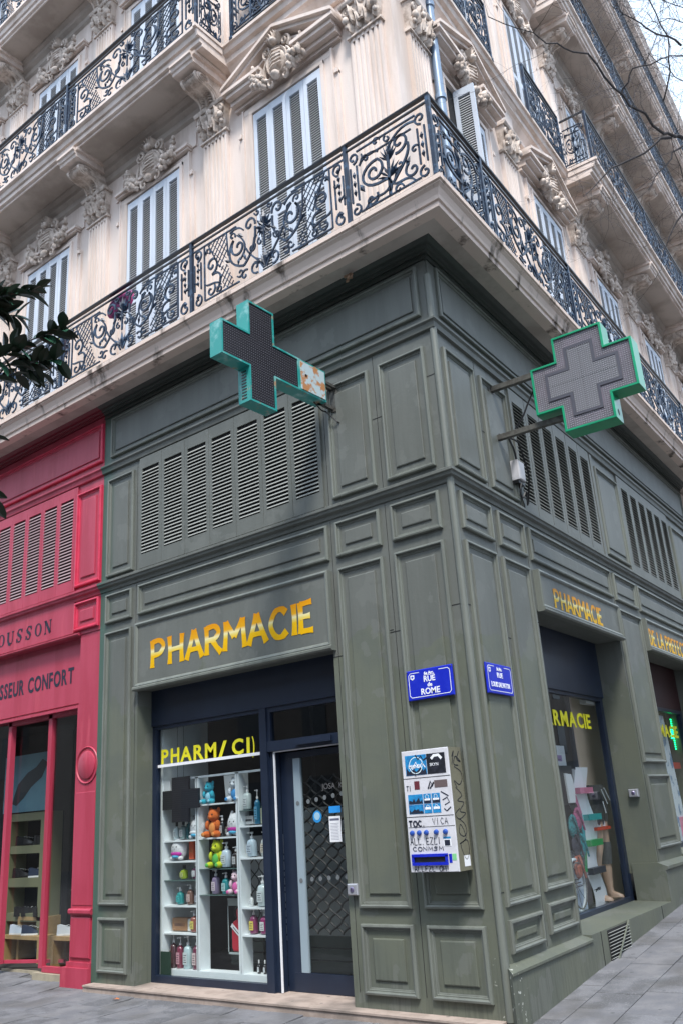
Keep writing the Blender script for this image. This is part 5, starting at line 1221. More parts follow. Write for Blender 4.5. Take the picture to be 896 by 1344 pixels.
plush(4.10, 1.31, .27, (.68, .68, .70), (.45, .03, .30), 'white egg shaped plush with magenta belly on the left second shelf', 'round')
plush(3.80, 1.52, .26, (.66, .67, .70), (.62, .64, .66), 'white round plush partly behind the upright on the left top shelf', 'round')
# hanging LED cross + transformer
t = thing('window_cross', 'black LED cross hanging in the upper left of the pharmacy window', 'pharmacy sign', pt('L', 3.96, -.29, 1.93))
cx_ = [(-.135, -.235), (.135, -.235), (.135, -.1), (.29, -.1), (.29, .10), (.135, .10), (.135, .235), (-.135, .235), (-.135, .10), (-.29, .10), (-.29, -.1), (-.135, -.1)]
g = G('R'); g.prism(cx_, -.03, 0); obj('panel', g, LEDB, t)
g = G('R')
for k in range(-13, 14):
    for j in range(-10, 11):
        x, z = k * .021, j * .022
        if (abs(x) < .125 and abs(z) < .225) or (abs(z) < .09 and abs(x) < .28): g.add([(x - .005, .0008, z - .004), (x + .005, .0008, z - .004), (x + .005, .0008, z + .004), (x - .005, .0008, z + .004)], [(0, 1, 2, 3)])
o = obj('led_dots', g, mat('led_dot_dim', (.035, .035, .04), .4), t); tag(o, kind='stuff')
g = G('R'); g.tube([(-.05, -.01, .23), (-.05, -.01, .8)], .003, 4); g.tube([(.05, -.01, .23), (.05, -.01, .8)], .003, 4); obj('hanging_wire', g, CABLE, t)
carton(4.22, 2.03, .12, .11, (.62, .64, .66), 'white transformer box fixed at the upper left of the pharmacy window', d=-.32, cat='transformer box')
cable('L', [(4.26, -.33, 1.93), (4.25, -.31, 1.90), (4.21, -.31, 1.90)], .005, 'thin cable from the window edge to the hanging LED cross')
# ---- side window display: wavy stand, leg mannequin, wheelchair wheel, boards
g = G('R'); g.box(3.85, 4.95, -.66, -.64, .5, 2.9); o = obj('beige_panel', g, mat('beige_panel', (.66, .50, .38), .6, col2=(.58, .43, .33), scale=2), None, 'R'); tag(o, 'tall beige panel at the back of the side window', 'panel')
g = G('R'); g.box(3.78, 3.84, -.66, -.62, .5, 2.9); o = obj('dark_post', g, NAVY, None, 'R'); tag(o, 'dark upright post beside the beige panel in the side window', 'post')
g = G('R'); g.box(3.85, 4.25, -.5, -.42, 2.74, 2.80); o = obj('window_spotlight', g, WHITEP, None, 'R'); tag(o, 'flat white lamp unit under the lintel of the side window', 'lamp')
t = thing('wavy_stand', 'white wave fronted display stand with green, teal and pink lips in the side window', 'display stand', F='R')
def wav(z): 
    t_ = (z - .5) / 1.5; return .085 * sin(t_ * 4.1 * pi + .6)
zs = [.5 + k * .05 for k in range(31)]
poly = [(3.72 + wav(z), z) for z in zs] + [(3.34 + wav(z) * .9, z) for z in reversed(zs)]
g = G('R'); g.sm = True; nL = len(zs)
g.add([(3.72 + wav(z) + 0, -.50, z) for z in zs] + [(3.33 + wav(z), -.50, z) for z in zs] + [(3.72 + wav(z), -.74, z) for z in zs], [(k, k + 1, nL + k + 1, nL + k) for k in range(nL - 1)] + [(k + 1, k, 2 * nL + k, 2 * nL + k + 1) for k in range(nL - 1)]); obj('body', g, mat('stand_white', (.80, .81, .85), .3), t)
for z, c, n_ in ((1.71, (.60, .16, .28), 'pink'), (1.42, (.0, .32, .32), 'teal'), (1.15, (.0, .30, .07), 'green'), (.865, (.012, .015, .04), 'navy')):
    g = G('R'); g.box(3.34 + wav(z), 3.75 + wav(z), -.50, -.43, z, z + .065); l_ = obj('shelf_lip', g, mat('lip_' + n_, c, .4), t)
    g = G('R')
    for k in range(5): g.ell((3.40 + k * .07 + wav(z), -.468, z + .028), (.012, .002, .012), 6, 4)
    obj('lip_print', g, ENW, l_)
for z0, z1, c, n_ in ((1.2, 1.5, (.0, .3, .35), 'teal_edge'), (.9, 1.2, (.0, .28, .08), 'green_edge'), (1.5, 1.7, (.5, .12, .25), 'pink_edge')):
    g = G('R'); g.prism([(3.30 + wav(z0), z0), (3.35 + wav(z0), z0), (3.35 + wav(z1), z1), (3.25 + wav(z1), z1)], -.50, -.49); obj('edge_strip', g, mat(n_, c, .4), t)
g = G('R'); g.box(3.40, 3.60, -.502, -.499, .70, .705); letters('getPRO', 'R', t, 3.46, 3.62, .69, .03, -.498, INK, .001); obj('print_line', g, INK, t)
carton(3.05, 1.98, .8, .27, (.66, .68, .72), 'white printed carton standing on top of the wavy stand', d=-.62, F='R', band=(.3, .2, .4))
g = G('R'); g.prism([(2.95, 1.62), (3.12, 1.62), (3.16, 1.78), (3.10, 1.92), (2.93, 1.93)], -.47, -.45); o = obj('show_card', g, WHITEP, None, 'R'); tag(o, 'rounded white show card with small red print in the side window', 'card')
g = G('R'); g.prism([(2.9, 1.6), (3.35, 1.6), (3.38, 2.02), (2.9, 2.02)], -.56, -.54); o = obj('black_card', g, BLACK, None, 'R'); tag(o, 'black curved board behind the white show card', 'card')
for a, z, c, lb in ((3.15, 1.45, (.45, .10, .22), 'pink patterned folded pad hanging left of the wavy stand'), (2.98, 1.38, (.02, .20, .22), 'teal patterned folded pad below the show card'), (3.0, 1.2, (.03, .03, .05), 'black strapped pad above the wheelchair wheel'), (2.98, .98, (.40, .10, .05), 'orange red bag hanging above the wheelchair wheel'), (3.16, 1.18, (.0, .28, .32), 'bright turquoise pouch left of the wavy stand')):
    g = G('R'); g.sm = True; g.ell((a, -.47, z), (.11, .04, .13), 10, 6, Matrix.Rotation(.5, 3, 'Y')); g.tube([(a - .08, -.43, z + .1), (a + .02, -.425, z - .02), (a + .07, -.43, z - .12)], .012, 5); o = obj('soft_pouch', g, mat('pouch_' + lb[:14], c, .7, col2=tuple(x * .4 for x in c), scale=35, amt=.8, lo=.48, hi=.55), None, 'R'); tag(o, lb, 'pouch')
t = thing('wheelchair_wheel', 'white rimmed wheelchair wheel at the left of the side window', 'wheel', (2.86, .47, .80), F='R')
g = G('R'); g.sm = True; rad = .255
g.tube([(rad * cos(a) * .9, 0, rad * sin(a)) for a in [k * pi / 14 for k in range(29)]], .018, 6); obj('tyre', g, mat('pale_tyre', (.5, .56, .6), .4), t)
g = G('R'); g.tube([(rad * .88 * cos(a) * .9, .03, rad * .88 * sin(a)) for a in [k * pi / 14 for k in range(29)]], .008, 5); obj('hand_rim', g, GALV, t)
for k in range(10): a = k * pi / 5; g = G('R'); g.tube([(0, 0, 0), (rad * .9 * cos(a), 0, rad * sin(a))], .003, 4); obj('spoke', g, GALV, t)
carton(3.15, .52, .36, .60, (.42, .52, .64), 'pale blue carton behind the wheelchair wheel', d=-.56, F='R', band=(.55, .62, .7))
t = thing('red_shelf', 'small orange red glass shelf carrying a white box in the side window', 'shelf', F='R'); g = G('R'); g.box(3.70, 4.16, -.56, -.46, 1.30, 1.335); obj('board', g, mat('red_acrylic', (.65, .05, .015), .2), t)
t = thing('product_box', 'white box with two dark round windows on the red shelf', 'box', F='R'); g = G('R'); g.box(3.76, 4.04, -.55, -.48, 1.337, 1.47); obj('carton', g, WHITEP, t)
for u in (3.835, 3.965): g = G('R'); g.lathe([(.052, 0), (.052, .002)], (u, -.48, 1.403), 18, 'y'); obj('round_window', g, mat('round_win%d' % int(u * 100), (.06, .05, .08), .3), t)
t = thing('leg_mannequin', 'legs mannequin in black shorts wearing a grey knee brace and black ankle support', 'mannequin', (4.04, .56, .56), F='R')
SK = mat('mannequin_skin', (.46, .30, .22), .4)
g = G('R'); g.sm = True
def limb(g, pts, n=12):
    ls = []
    for (x, d, z, rx, ry) in pts: ls.append([(x + rx * cos(2 * pi * k / n), d + ry * sin(2 * pi * k / n), z) for k in range(n)])
    g.loops(ls, cap=True, cap0=True)
limb(g, [(.07, .04, .0, .035, .05), (.07, .0, .05, .04, .045), (.07, 0, .10, .035, .036), (.07, -.01, .22, .052, .055), (.07, -.01, .33, .062, .066), (.065, 0, .43, .05, .055), (.06, .01, .50, .056, .06), (.06, .01, .57, .062, .066), (.05, 0, .80, .085, .09), (.04, 0, .95, .095, .10)])
limb(g, [(-.30, .0, .0, .035, .05), (-.29, -.02, .08, .036, .038), (-.27, -.03, .22, .05, .055), (-.24, -.02, .33, .058, .06), (-.20, .0, .45, .05, .055), (-.17, .01, .55, .062, .066), (-.12, 0, .80, .085, .09), (-.1, 0, .95, .095, .1)])
limb(g, [(.07, .05, .0, .04, .10), (.07, .05, .03, .036, .09), (.07, .02, .06, .03, .04)]); limb(g, [(-.30, .05, .0, .04, .10), (-.30, .05, .03, .036, .09), (-.29, .02, .06, .03, .04)])
obj('legs', g, SK, t)
g = G('R'); g.sm = True; limb(g, [(.065, 0, .36, .066, .070), (.062, .008, .42, .062, .068), (.06, .012, .50, .068, .074), (.06, .01, .60, .074, .080)]); obj('knee_brace', g, mat('brace_grey', (.05, .05, .06), .8, col2=(.09, .09, .1), scale=40), t)
g = G('R'); g.sm = True; limb(g, [(-.30, .0, .05, .048, .06), (-.285, -.02, .12, .046, .05), (-.275, -.03, .24, .060, .065)]); obj('ankle_support', g, BLACK, t)
g = G('R'); g.sm = True; limb(g, [(.045, 0, .83, .10, .105), (.04, 0, .95, .115, .12), (-.02, 0, 1.02, .19, .14), (-.04, 0, 1.12, .20, .15), (-.06, 0, 1.24, .17, .13)]); limb(g, [(-.115, 0, .83, .10, .105), (-.10, 0, .95, .11, .12), (-.07, 0, 1.02, .13, .13)]); sh_ = obj('shorts', g, mat('shorts_black', (.02, .02, .024), .8, col2=(.05, .05, .06), scale=12), t)
g = G('R')
for q in ((-.16, 1.18, -.02, 1.02), (-.06, 1.20, .08, 1.06), (-.17, 1.05, -.12, .92)): g.tube([(q[0], .152, q[1]), (q[2], .152, q[3])], .006, 4)
obj('white_piping', g, ENW, sh_)
# ---- farther side window: lit green cross, papers, boxes
t = thing('lit_cross', 'small lit green LED cross in the farther side window', 'pharmacy sign', (7.95, .52, 2.52), F='R')
g = G('R'); g.prism([(x * .9, z * 1.02) for x, z in cx_], -.03, 0); obj('panel', g, mat('lit_case', (.0, .12, .05), .4), t)
g = G('R')
for k in range(-8, 9):
    for j in range(-7, 8):
        x, z = k * .032, j * .032
        if (abs(x) < .115 and abs(z) < .225) or (abs(z) < .09 and abs(x) < .25): g.lathe([(.011, 0), (.004, .006)], (x, 0.001, z), 6, 'y')
o = obj('led_dots', g, mat('lit_green', (.0, 1.0, .25), .4, emit=3.0), t); tag(o, kind='stuff')
g = G('R'); g.add([(6.35, -.42, 1.0), (7.35, -.42, 1.0), (7.1, -.42, 2.75), (6.5, -.42, 2.75)], [(0, 1, 2, 3)]); o = obj('printed_banner', g, mat('banner', (.55, .6, .66), .6, col2=(.10, .18, .32), scale=3.5, amt=.9, lo=.5, hi=.56), None, 'R'); tag(o, 'tall pale banner with blue figures in the farther side window', 'banner')
g = G('R'); g.box(7.3, 8.2, -.6, -.5, 2.0, 2.09); o = obj('red_sign_strip', g, mat('red_strip', (.6, .04, .02), .4), None, 'R'); tag(o, 'red lettered strip under the lit green cross', 'strip')
g = G('R'); g.box(7.0, 7.5, -.5, -.4, 1.0, 1.32); o = obj('pink_carton', g, mat('pink_carton', (.6, .22, .32), .5), None, 'R'); tag(o, 'pink carton low in the farther side window', 'box')
rnd = random.Random(2)
for k in range(12):
    c = random.choice([(.5, .52, .55), (.3, .33, .38), (.08, .12, .2)]); u = 7.25 + .28 * (k % 4); z = 1.35 + .21 * (k // 4)
    carton(u, z, .2, .17, c, 'stacked pale carton, %s of the %s row, in the farther side window' % (('first', 'second', 'third', 'fourth')[k % 4], ('bottom', 'middle', 'top')[k // 4]), d=-.7, F='R', m=MATS.get('cart%s' % str(c)) or mat('cart%s' % str(c), c, .5), band=None)
# ================================================================ RED SHOPFRONT
rs = thing('red_shopfront', 'crimson panelled wooden front of the shoe shop left of the pharmacy', 'shopfront')
A0, A1 = 5.072, 11.0
g = G('L'); g.box(A0, A1, -.3, 0, 3.98, 6.95); g.box(A0, 5.47, -.3, -.01, .05, 3.98); g.box(5.47, A1, -.35, -.10, 3.12, 3.98); obj('wall_boarding', g, RED, rs)
for poly in ([(-.01, 4.42), (.012, 4.42), (.02, 4.46), (.05, 4.475), (.055, 4.50), (.07, 4.51), (.07, 4.535), (.02, 4.56), (-.01, 4.56)], [(-.01, 5.99), (.03, 6.0), (.04, 6.05), (.06, 6.07), (.06, 6.09), (-.01, 6.12)], [(-.01, 6.84), (.03, 6.84), (.035, 6.865), (.06, 6.87), (.07, 6.895), (.1, 6.90), (.14, 6.925), (.15, 6.945), (-.01, 6.95)], [(-.10, 3.97), (.02, 3.97), (.04, 3.985), (.04, 4.0), (0, 4.015)], [(-.12, 3.10), (-.07, 3.10), (-.07, 3.13), (-.12, 3.145)]):
    g = G('L'); g.extr(poly, A0 if poly[0][0] > -.1 else 5.47, A1); obj('moulding', g, RDARK if poly[0][1] == 6.84 else RED, rs)
REDE = mat('red_moulding', (.56, .035, .085), .42, col2=(.42, .02, .05), scale=6, amt=.6)
panel('L', 5.09, 5.585, 4.03, 4.395, parent=rs, mats=[RED, REDE]); panel('L', 5.09, 5.60, 4.60, 5.87, parent=rs, mats=[RED, REDE]); panel('L', 5.09, 9.8, 6.19, 6.74, .09, parent=rs, mats=[RED, REDE])
rsm = slat_mesh(.285).mesh('slat', RSLAT); RDK = mat('red_dark_gap', (.03, .006, .008), .9)
for k in range(11):
    c = 5.83 + k * .375
    louvre('L', c - .187, c + .187, 4.565, 5.985, c - .142, c + .142, 4.72, 5.85, rs, [RED, RDK], rsm if k < 6 else RSLAT, single=k < 6)
g = G('L'); g.box(5.60, 5.642, 0, .02, 4.565, 5.985); obj('louvre_stile', g, RED, rs)
# serif lettering of the upper sign, heavy sans below
def serif(parent, s, ua, ub, z, h, d):
    g = None; n = len(s); st = (ub - ua) / n
    for k, ch in enumerate(s):
        u = -(ua + st * (k + .5)); w2 = abs(st) * .36; th, tk = h * .085, h * .25; g = G('R')
        fl = lambda p, w_: g.flat([(u + x * w2, z + q * h) for x, q in p], w_, .002, d + .003 )
        if ch == 'O':
            ls_o = [(u + w2 * cos(a), z + h * .5 + h * .52 * sin(a)) for a in [i * pi / 10 for i in range(21)]]; ls_i = [(u + w2 * .52 * cos(a + .15), z + h * .5 + h * .45 * sin(a + .15)) for a in [i * pi / 10 for i in range(21)]]
            g.loops([[(x, d + .003, q) for x, q in ls_o], [(x, d + .003, q) for x, q in ls_i]], close=False)
        if ch == 'U': fl([(-.7, 1), (-.7, .35), (-.4, .05), (.1, 0)], tk); fl([(.0, 0), (.5, .08), (.7, .35), (.7, 1)], th); fl([(-1.05, 1), (-.35, 1)], th); fl([(.4, 1), (1, 1)], th)
        if ch == 'S': fl([(.7, .75), (.4, 1), (-.2, 1), (-.55, .8)], th * 1.3); fl([(-.55, .82), (-.4, .62), (.3, .42), (.5, .22)], tk); fl([(.5, .24), (.2, 0), (-.4, 0), (-.75, .28)], th * 1.3); fl([(.75, 1.02), (.72, .7)], th); fl([(-.78, .3), (-.8, -.02)], th)
        if ch == 'N': fl([(-.7, 0), (-.7, 1)], th); fl([(-.7, 1), (.7, .0)], tk); fl([(.7, 0), (.7, 1)], th); fl([(-1.05, 1), (-.5, 1)], th); fl([(-1, 0), (-.4, 0)], th); fl([(.4, 1), (1, 1)], th)
        if ch == 'R': fl([(-.6, 0), (-.6, 1)], tk); fl([(-.6, 1), (.4, .95), (.5, .7), (.3, .5), (-.5, .5)], th); fl([(0, .5), (.8, 0)], tk)
        obj('letter', g, INK, parent)
usign = obj('upper_sign_board', (lambda g: (g.box(5.60, A1, .0, .012, 4.02, 4.42), g)[1])(G('L')), RED, rs)
serif(usign, 'OUSSON', 7.36, 6.05, 4.12, .165, .012)
lsign = obj('lower_sign_board', (lambda g: (g.box(5.50, A1, -.10, -.088, 3.16, 3.9), g)[1])(G('L')), RED, rs)
letters('CHAUSSEUR CONFORT', 'L', lsign, 7.98, 5.70, 3.43, .20, -.088, INK, .007, gap=.16)
# pilaster with the roundel
g = G('L'); g.box(5.47, 5.50, -.3, -.02, .1, 3.1); g.extr([(-.012, .80), (.02, .80), (.035, .815), (.035, .845), (.02, .86), (-.012, .86)], A0, 5.48); g.box(A0, 5.56, -.05, .05, .05, .27); g.box(A0, 5.50, -.05, .02, .27, .32)
g.ring(5.10, 5.46, .36, .77, [(0, -.011), (0, .004), (.01, .01)]); g.ring(5.09, 5.46, .89, 2.1, [(0, -.011), (.0, -.006), (.006, -.004)]); obj('pilaster_trim', g, RED, rs)
g = G('L'); g.sm = True; g.lathe([(.215, -.02), (.215, -.006), (.205, .004), (.195, -.002), (.192, -.009), (.160, -.009), (.158, .004), (.148, .010), (.0, .012)], (5.262, 0.0, 2.40), 32, 'y'); obj('roundel', g, RED, rs)
# shop windows
g = G('L')
g.box(6.20, 6.275, -.20, -.14, .20, 3.12); g.box(5.48, 6.20, -.20, -.14, .16, .22); g.box(5.48, 5.51, -.2, -.14, .2, 3.12)
g.box(7.12, 7.19, -.21, -.14, .2, 3.12); g.box(5.5, 7.2, -.22, -.14, 3.05, 3.12)
g.add([(6.30, -.50, .20), (7.2, -.20, .20), (7.2, -.20, .235), (6.30, -.50, .235), (6.30, -.54, .20), (7.2, -.24, .20), (7.2, -.24, .235), (6.30, -.54, .235)], [(0, 1, 2, 3), (7, 6, 5, 4), (3, 2, 6, 7), (0, 4, 5, 1)])
rw = obj('window_frame', g, RED, rs)
g = G('L'); g.sheet(5.53, 6.20, -.18, .25, 3.05); obj('glass', g, GLASS, rw)
g = G('L'); g.add([(6.31, -.53, .25), (7.2, -.23, .25), (7.2, -.23, 3.1), (6.31, -.53, 3.1)], [(0, 1, 2, 3)]); obj('glass', g, GLASS, rw)
g = G('L'); g.sheet(7.26, 8.4, -.18, .25, 3.1); obj('glass', g, GLASS, rw)
g = G('L'); g.box(5.48, 6.33, -.3, -.1, .03, .155); g.box(5.47, 7.3, -.75, -.3, .02, .13); obj('stone_sill', g, mat('tile_sill', (.34, .30, .22), .7, col2=(.2, .18, .14), scale=9), rs)
g = G('L'); g.box(6.34, 7.3, -.30, .0, .02, .075); obj('entry_floor', g, mat('sand_floor', (.40, .30, .18), .8, col2=(.28, .2, .12), scale=12), rs)
# interior of the shoe shop
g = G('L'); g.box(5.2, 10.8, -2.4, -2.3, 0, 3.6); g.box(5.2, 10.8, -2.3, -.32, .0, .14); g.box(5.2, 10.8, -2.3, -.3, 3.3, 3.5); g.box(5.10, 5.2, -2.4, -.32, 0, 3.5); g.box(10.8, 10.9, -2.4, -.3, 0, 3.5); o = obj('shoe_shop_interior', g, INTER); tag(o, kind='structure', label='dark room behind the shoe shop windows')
t = thing('shoe_shelving', 'pale olive shelf unit with square niches behind the shoe shop glass', 'shelving')
OL = mat('olive_board', (.16, .16, .09), .7)
g = G('L'); z = [.30, .62, .74, 1.08, 1.18, 1.5, 1.6, 1.9, 2.02]
for a, b in ((.60, .70), (1.02, 1.13), (1.44, 1.54), (1.86, 1.96)): g.box(7.27, 7.98, -1.0, -.745, a, b)
g.box(7.98, 8.15, -1.0, -.74, .3, 1.96); g.box(7.15, 7.27, -1.0, -.74, .3, 1.96); obj('frame', g, OL, t); g = G('L'); g.box(7.15, 8.15, -1.02, -1.0, .3, 1.96); obj('back_board', g, DARK, t); g = G('L'); g.box(7.15, 7.16, -.75, -.74, 1.9, 1.96); obj('frame', g, OL, t)
t = thing('shoe_poster', 'blue poster of a dark shoe above the shelves in the shoe shop', 'poster')
g = G('L'); g.box(7.12, 8.3, -.80, -.79, 1.98, 2.75); obj('sheet', g, mat('poster_blue', (.14, .30, .36), .5, col2=(.03, .10, .16), scale=1.2, lo=.35, hi=.7), t)
g = G('L'); g.prism([(x_ + .52, z_) for x_, z_ in [(7.55, 2.10), (7.45, 2.07), (7.28, 2.16), (7.1, 2.30), (6.85, 2.42), (6.72, 2.60), (6.85, 2.66), (7.0, 2.56), (7.2, 2.50), (7.42, 2.36), (7.5, 2.22)]], -.79, -.788); obj('shoe_print', g, mat('poster_shoe', (.006, .007, .01), .5), t)
def bench(u0, u1, dd, z, label):
    t = thing('display_bench', label, 'bench'); g = G('L'); g.box(u0, u1, dd - .25, dd, z - .045, z); obj('seat', g, WOOD, t)
    for a in (u0, u1 - .05):
        g = G('L'); g.box(a, a + .05, dd - .25, dd - .0, .14, z - .045); obj('leg', g, WOOD, t)
bench(5.72, 6.42, -.40, .50, 'light wooden display bench in the narrow shoe shop window by the red pilaster')
bench(7.0, 7.85, -.62, .45, 'light wooden display bench behind the angled shoe shop glass')
bench(7.1, 7.7, -.74, .66, 'taller light wooden bench below the shelf niches')
def shoe(u, d, z, L, m, label, rz=0, sole=None, heel=.02, hi=1.0, cat='shoe'):
    t = thing('shoe', label, cat, pt('L', u, d, z), rz=rz)
    def outl(k, e=0): 
        return [((-.5 + .98 * i / 11) * L, k * L * w_) for i, w_ in enumerate((.10, .125, .13, .12, .11, .115, .135, .15, .155, .14, .11, .05))]
    def loop(k, z0, tip=0):
        o_ = outl(k); return [(x, y, z0 + tip * max(0, (x / L))) for x, y in o_] + [(x, -y, z0 + tip * max(0, x / L)) for x, y in reversed(o_)]
    g = G('N'); g.sm = True; g.loops([loop(1.05, 0), loop(1.08, heel)], cap=True, cap0=True); obj('sole', g, sole or WHITEP, t)
    g = G('N'); g.sm = True; hs = [.13, .135, .13, .12, .115, .11, .10, .085, .07, .058, .045, .03]
    ls = [loop(1.0, heel)]
    for k in (.4, .75, .95): 
        o_ = outl(1 - k * .45); ls.append([(x, y, heel + hs[i] * k * L * 3.2 * hi) for i, (x, y) in enumerate(o_)] + [(x, -y, heel + hs[11 - i] * k * L * 3.2 * hi) for i, (x, y) in enumerate(reversed(o_))])
    g.loops(ls, cap=True); up = obj('upper', g, m, t)
    g = G('N')
    for k in range(4): g.box(-.0 * L + k * .04, .012 + k * .04, -.03, .03, heel + (.36 - k * .03) * L * hi, heel + (.375 - k * .03) * L * hi)
    obj('laces', g, WHITEP, up)
LW = mat('leather_black', (.012, .011, .012), .3); LG = mat('suede_white', (.5, .52, .55), .7); LN = mat('leather_navy', (.02, .03, .06), .4); LR = mat('trainer_white_blue', (.55, .6, .68), .5, col2=(.5, .03, .03), scale=9, lo=.6, hi=.64)
for u, d, z, m, lb, rz in ((6.24, -.50, .502, LG, 'grey white laced trainer on the bench by the red pilaster', .5), (5.95, -.50, .502, mat('leather_mint', (.35, .5, .45), .5), 'mint green trainer right of the grey white one', .7), (7.62, -.70, .452, LR, 'white trainer with red trim on the low bench', .25), (7.33, -.70, .452, LN, 'navy trainer next to the red trimmed one', .35),
    (7.52, -.82, .662, LW, 'black loafer on the taller bench, left of two', .9), (7.25, -.82, .662, LW, 'black ankle boot on the taller bench', 1.2), (7.66, -.80, .662, LW, 'black buckled shoe at the left end of the taller bench', .8),
    (7.85, -.85, 1.135, LW, 'black court shoe in the lowest niche', .4), (7.45, -.85, 1.135, LN, 'dark laced shoe in the lowest niche', .6), (7.8, -.85, 1.545, LW, 'black strapped shoe in the middle niche', .5), (7.4, -.85, 1.545, LW, 'black pump at the right of the middle niche', .2), (5.9, -.6, 1.02, LG, 'pale trainer on a glass shelf behind the narrow window', .3), (5.85, -.7, 1.3, mat('leather_green', (.05, .25, .18), .5), 'green shoe on the shelf behind the narrow window', .3)):
    shoe(u, d, z, .25, m, lb, rz, sole=LW if m in (LW,) else None)
t = thing('glass_shelving', 'dark glass shelves behind the narrow shoe shop window', 'shelving')
for z in (1.0, 1.28): g = G('L'); g.box(5.55, 6.2, -.9, -.5, z, z + .012); obj('shelf', g, MATS['olive_board'] if z < 1.1 else LN, t)
# ================================================================ BALCONY CLUTTER
t = thing('pink_cushion', 'pink and purple bag hanging on the first floor railing left of centre', 'cushion', pt('L', 4.33, .36, 8.0), rz=.1)
g = G('R'); g.sm = True; g.ell((0, 0, .06), (.25, .07, .16), 14, 8, Matrix.Rotation(-.35, 3, 'Y')); obj('cover', g, mat('pink_cloth', (.42, .06, .22), .7, col2=(.08, .03, .10), scale=7, amt=.9, lo=.48, hi=.55), t)
def spiky(u, d, z, n, L, label):
    t = thing('potted_plant', label, 'plant', pt('L', u, d, z)); g = G('N'); rnd = random.Random(int(u * 10))
    for k in range(n):
        a = rnd.random() * 2 * pi; s = .4 + rnd.random() * .9; p = [Vector((0, 0, 0))]; l = L * (.6 + .5 * rnd.random())
        for i in range(1, 5): t_ = i / 4; p.append(Vector((cos(a) * l * s * t_, sin(a) * l * s * t_, l * (1.3 * t_ - .7 * t_ * t_))))
        sd_ = Vector((-sin(a), cos(a), 0)) * .012; ls = [[tuple(q - sd_ * (1 - i / 4.2)), tuple(q + sd_ * (1 - i / 4.2)), tuple(q + Vector((0, 0, .004)))] for i, q in enumerate(p)]; g.loops(ls)
    obj('leaves', g, mat('yellow_green_leaf%d' % int(u * 10), (.22, .30, .05), .5), t)
    g = G('N'); g.lathe([(.06, -.2), (.085, 0), (.075, -.01)], (0, 0, 0), 12); obj('pot', g, mat('pot%d' % int(u * 10), (.06, .05, .08), .6), t)
spiky(5.62, .33, 8.05, 16, .30, 'spiky yellow green plant in a pot behind the left railing post')
t = thing('dead_tuft', 'small dry brown tuft stuck under the balcony cornice above the green frieze', 'tuft', pt('L', .80, .20, 6.86)); g = G('N'); rnd = random.Random(4)
for k in range(9): a = rnd.random() * 6.3; l = .03 + .04 * rnd.random(); g.ell((cos(a) * l * .7, sin(a) * l * .5, sin(a * 2) * .03), (.028, .02, .018), 6, 4, Matrix.Rotation(a, 3, 'Y'))
g.sm = True; obj('scrap', g, mat('dry_brown', (.28, .18, .12), .8), t)
g = G('N'); p = P('L', 4.25, .30, 0)
for k in range(5): a = k * 1.256; g.add([(p.x, p.y, zg(0, 0) + .008), (p.x + .05 * cos(a), p.y + .03 * sin(a), zg(0, 0) + .006), (p.x + .05 * cos(a + .7), p.y + .03 * sin(a + .7), zg(0, 0) + .012)], [(0, 1, 2)])
o = obj('fallen_leaf', g, mat('orange_leaf', (.5, .14, .03), .6)); tag(o, 'orange fallen leaf on the pavement before the pharmacy step', 'leaf')
# ================================================================ MAGNOLIA (left foreground), trunk just outside the frame
mg = thing('magnolia_tree', 'magnolia tree with glossy dark leaves reaching in from the left', 'tree', (-1.05, -4.75, 0.06)); base = Vector((-1.05, -4.75, .06))
rnd = random.Random(11)
g = G('N'); g.sm = True; g.tube([(0, 0, 0), (.03, .02, 1.2), (.0, .05, 2.4), (.05, .0, 3.6), (.02, .05, 4.8)], .09, 10, .04); obj('trunk', g, BARK, mg)
def mleaf_mesh():
    g = G('N'); g.sm = False; n = 6; L_ = .15; ls = []
    for i in range(n + 1):
        t = i / n; w_ = .036 * sin(pi * min(1, t * .92 + .05)) ** .8; zc = -.022 * t * t; ls.append([(L_ * t, -w_, zc + w_ * .28), (L_ * t, 0, zc - .002), (L_ * t, w_, zc + w_ * .28)])
    g.loops(ls, close=False); g.cur = 1; g.loops([[(x, y, z - .0015) for x, y, z in l] for l in ls], close=False)
    return g.mesh('leaf', [LEAF, LEAFB])
MLM = mleaf_mesh()
def cluster(c, axis, n, L=1.0):
    axis = axis.normalized()
    for k in range(n):
        a = k * 2.4 + rnd.random(); tilt = .35 + .9 * rnd.random()
        x = axis.orthogonal().normalized(); y = axis.cross(x); dr_ = (axis * cos(tilt) + (x * cos(a) + y * sin(a)) * sin(tilt)).normalized()
        up = Vector((rnd.random() - .5, rnd.random() - .5, 1)).normalized(); sd_ = up.cross(dr_).normalized(); up2 = dr_.cross(sd_)
        mm = Matrix((dr_, sd_, up2)).transposed().to_4x4(); mm.translation = c - base + axis * (.012 * k - .05)
        o = bpy.data.objects.new('leaf', MLM); COL.objects.link(o); s_ = L * (.8 + .4 * rnd.random()); o.matrix_world = mm @ Matrix.Diagonal((s_, s_ * (1 + .2 * rnd.random()), s_, 1)); o.parent = mg
def branch(pts, r0, r1, name='branch'):
    g = G('N'); g.sm = True; g.tube([tuple(p - base) for p in pts], r0, 6, r1); obj(name, g, BARK, mg)
D0 = 4.3
tips = [((10, 395), (60, 385), 9), ((-5, 400), (35, 410), 9), ((20, 465), (95, 440), 10), ((40, 480), (85, 475), 10), ((-20, 480), (30, 470), 9), ((-20, 425), (20, 400), 8), ((5, 500), (70, 490), 8), ((-25, 540), (5, 560), 8), ((-20, 610), (8, 640), 10), ((-25, 480), (0, 450), 8), ((-40, 380), (0, 380), 8)]
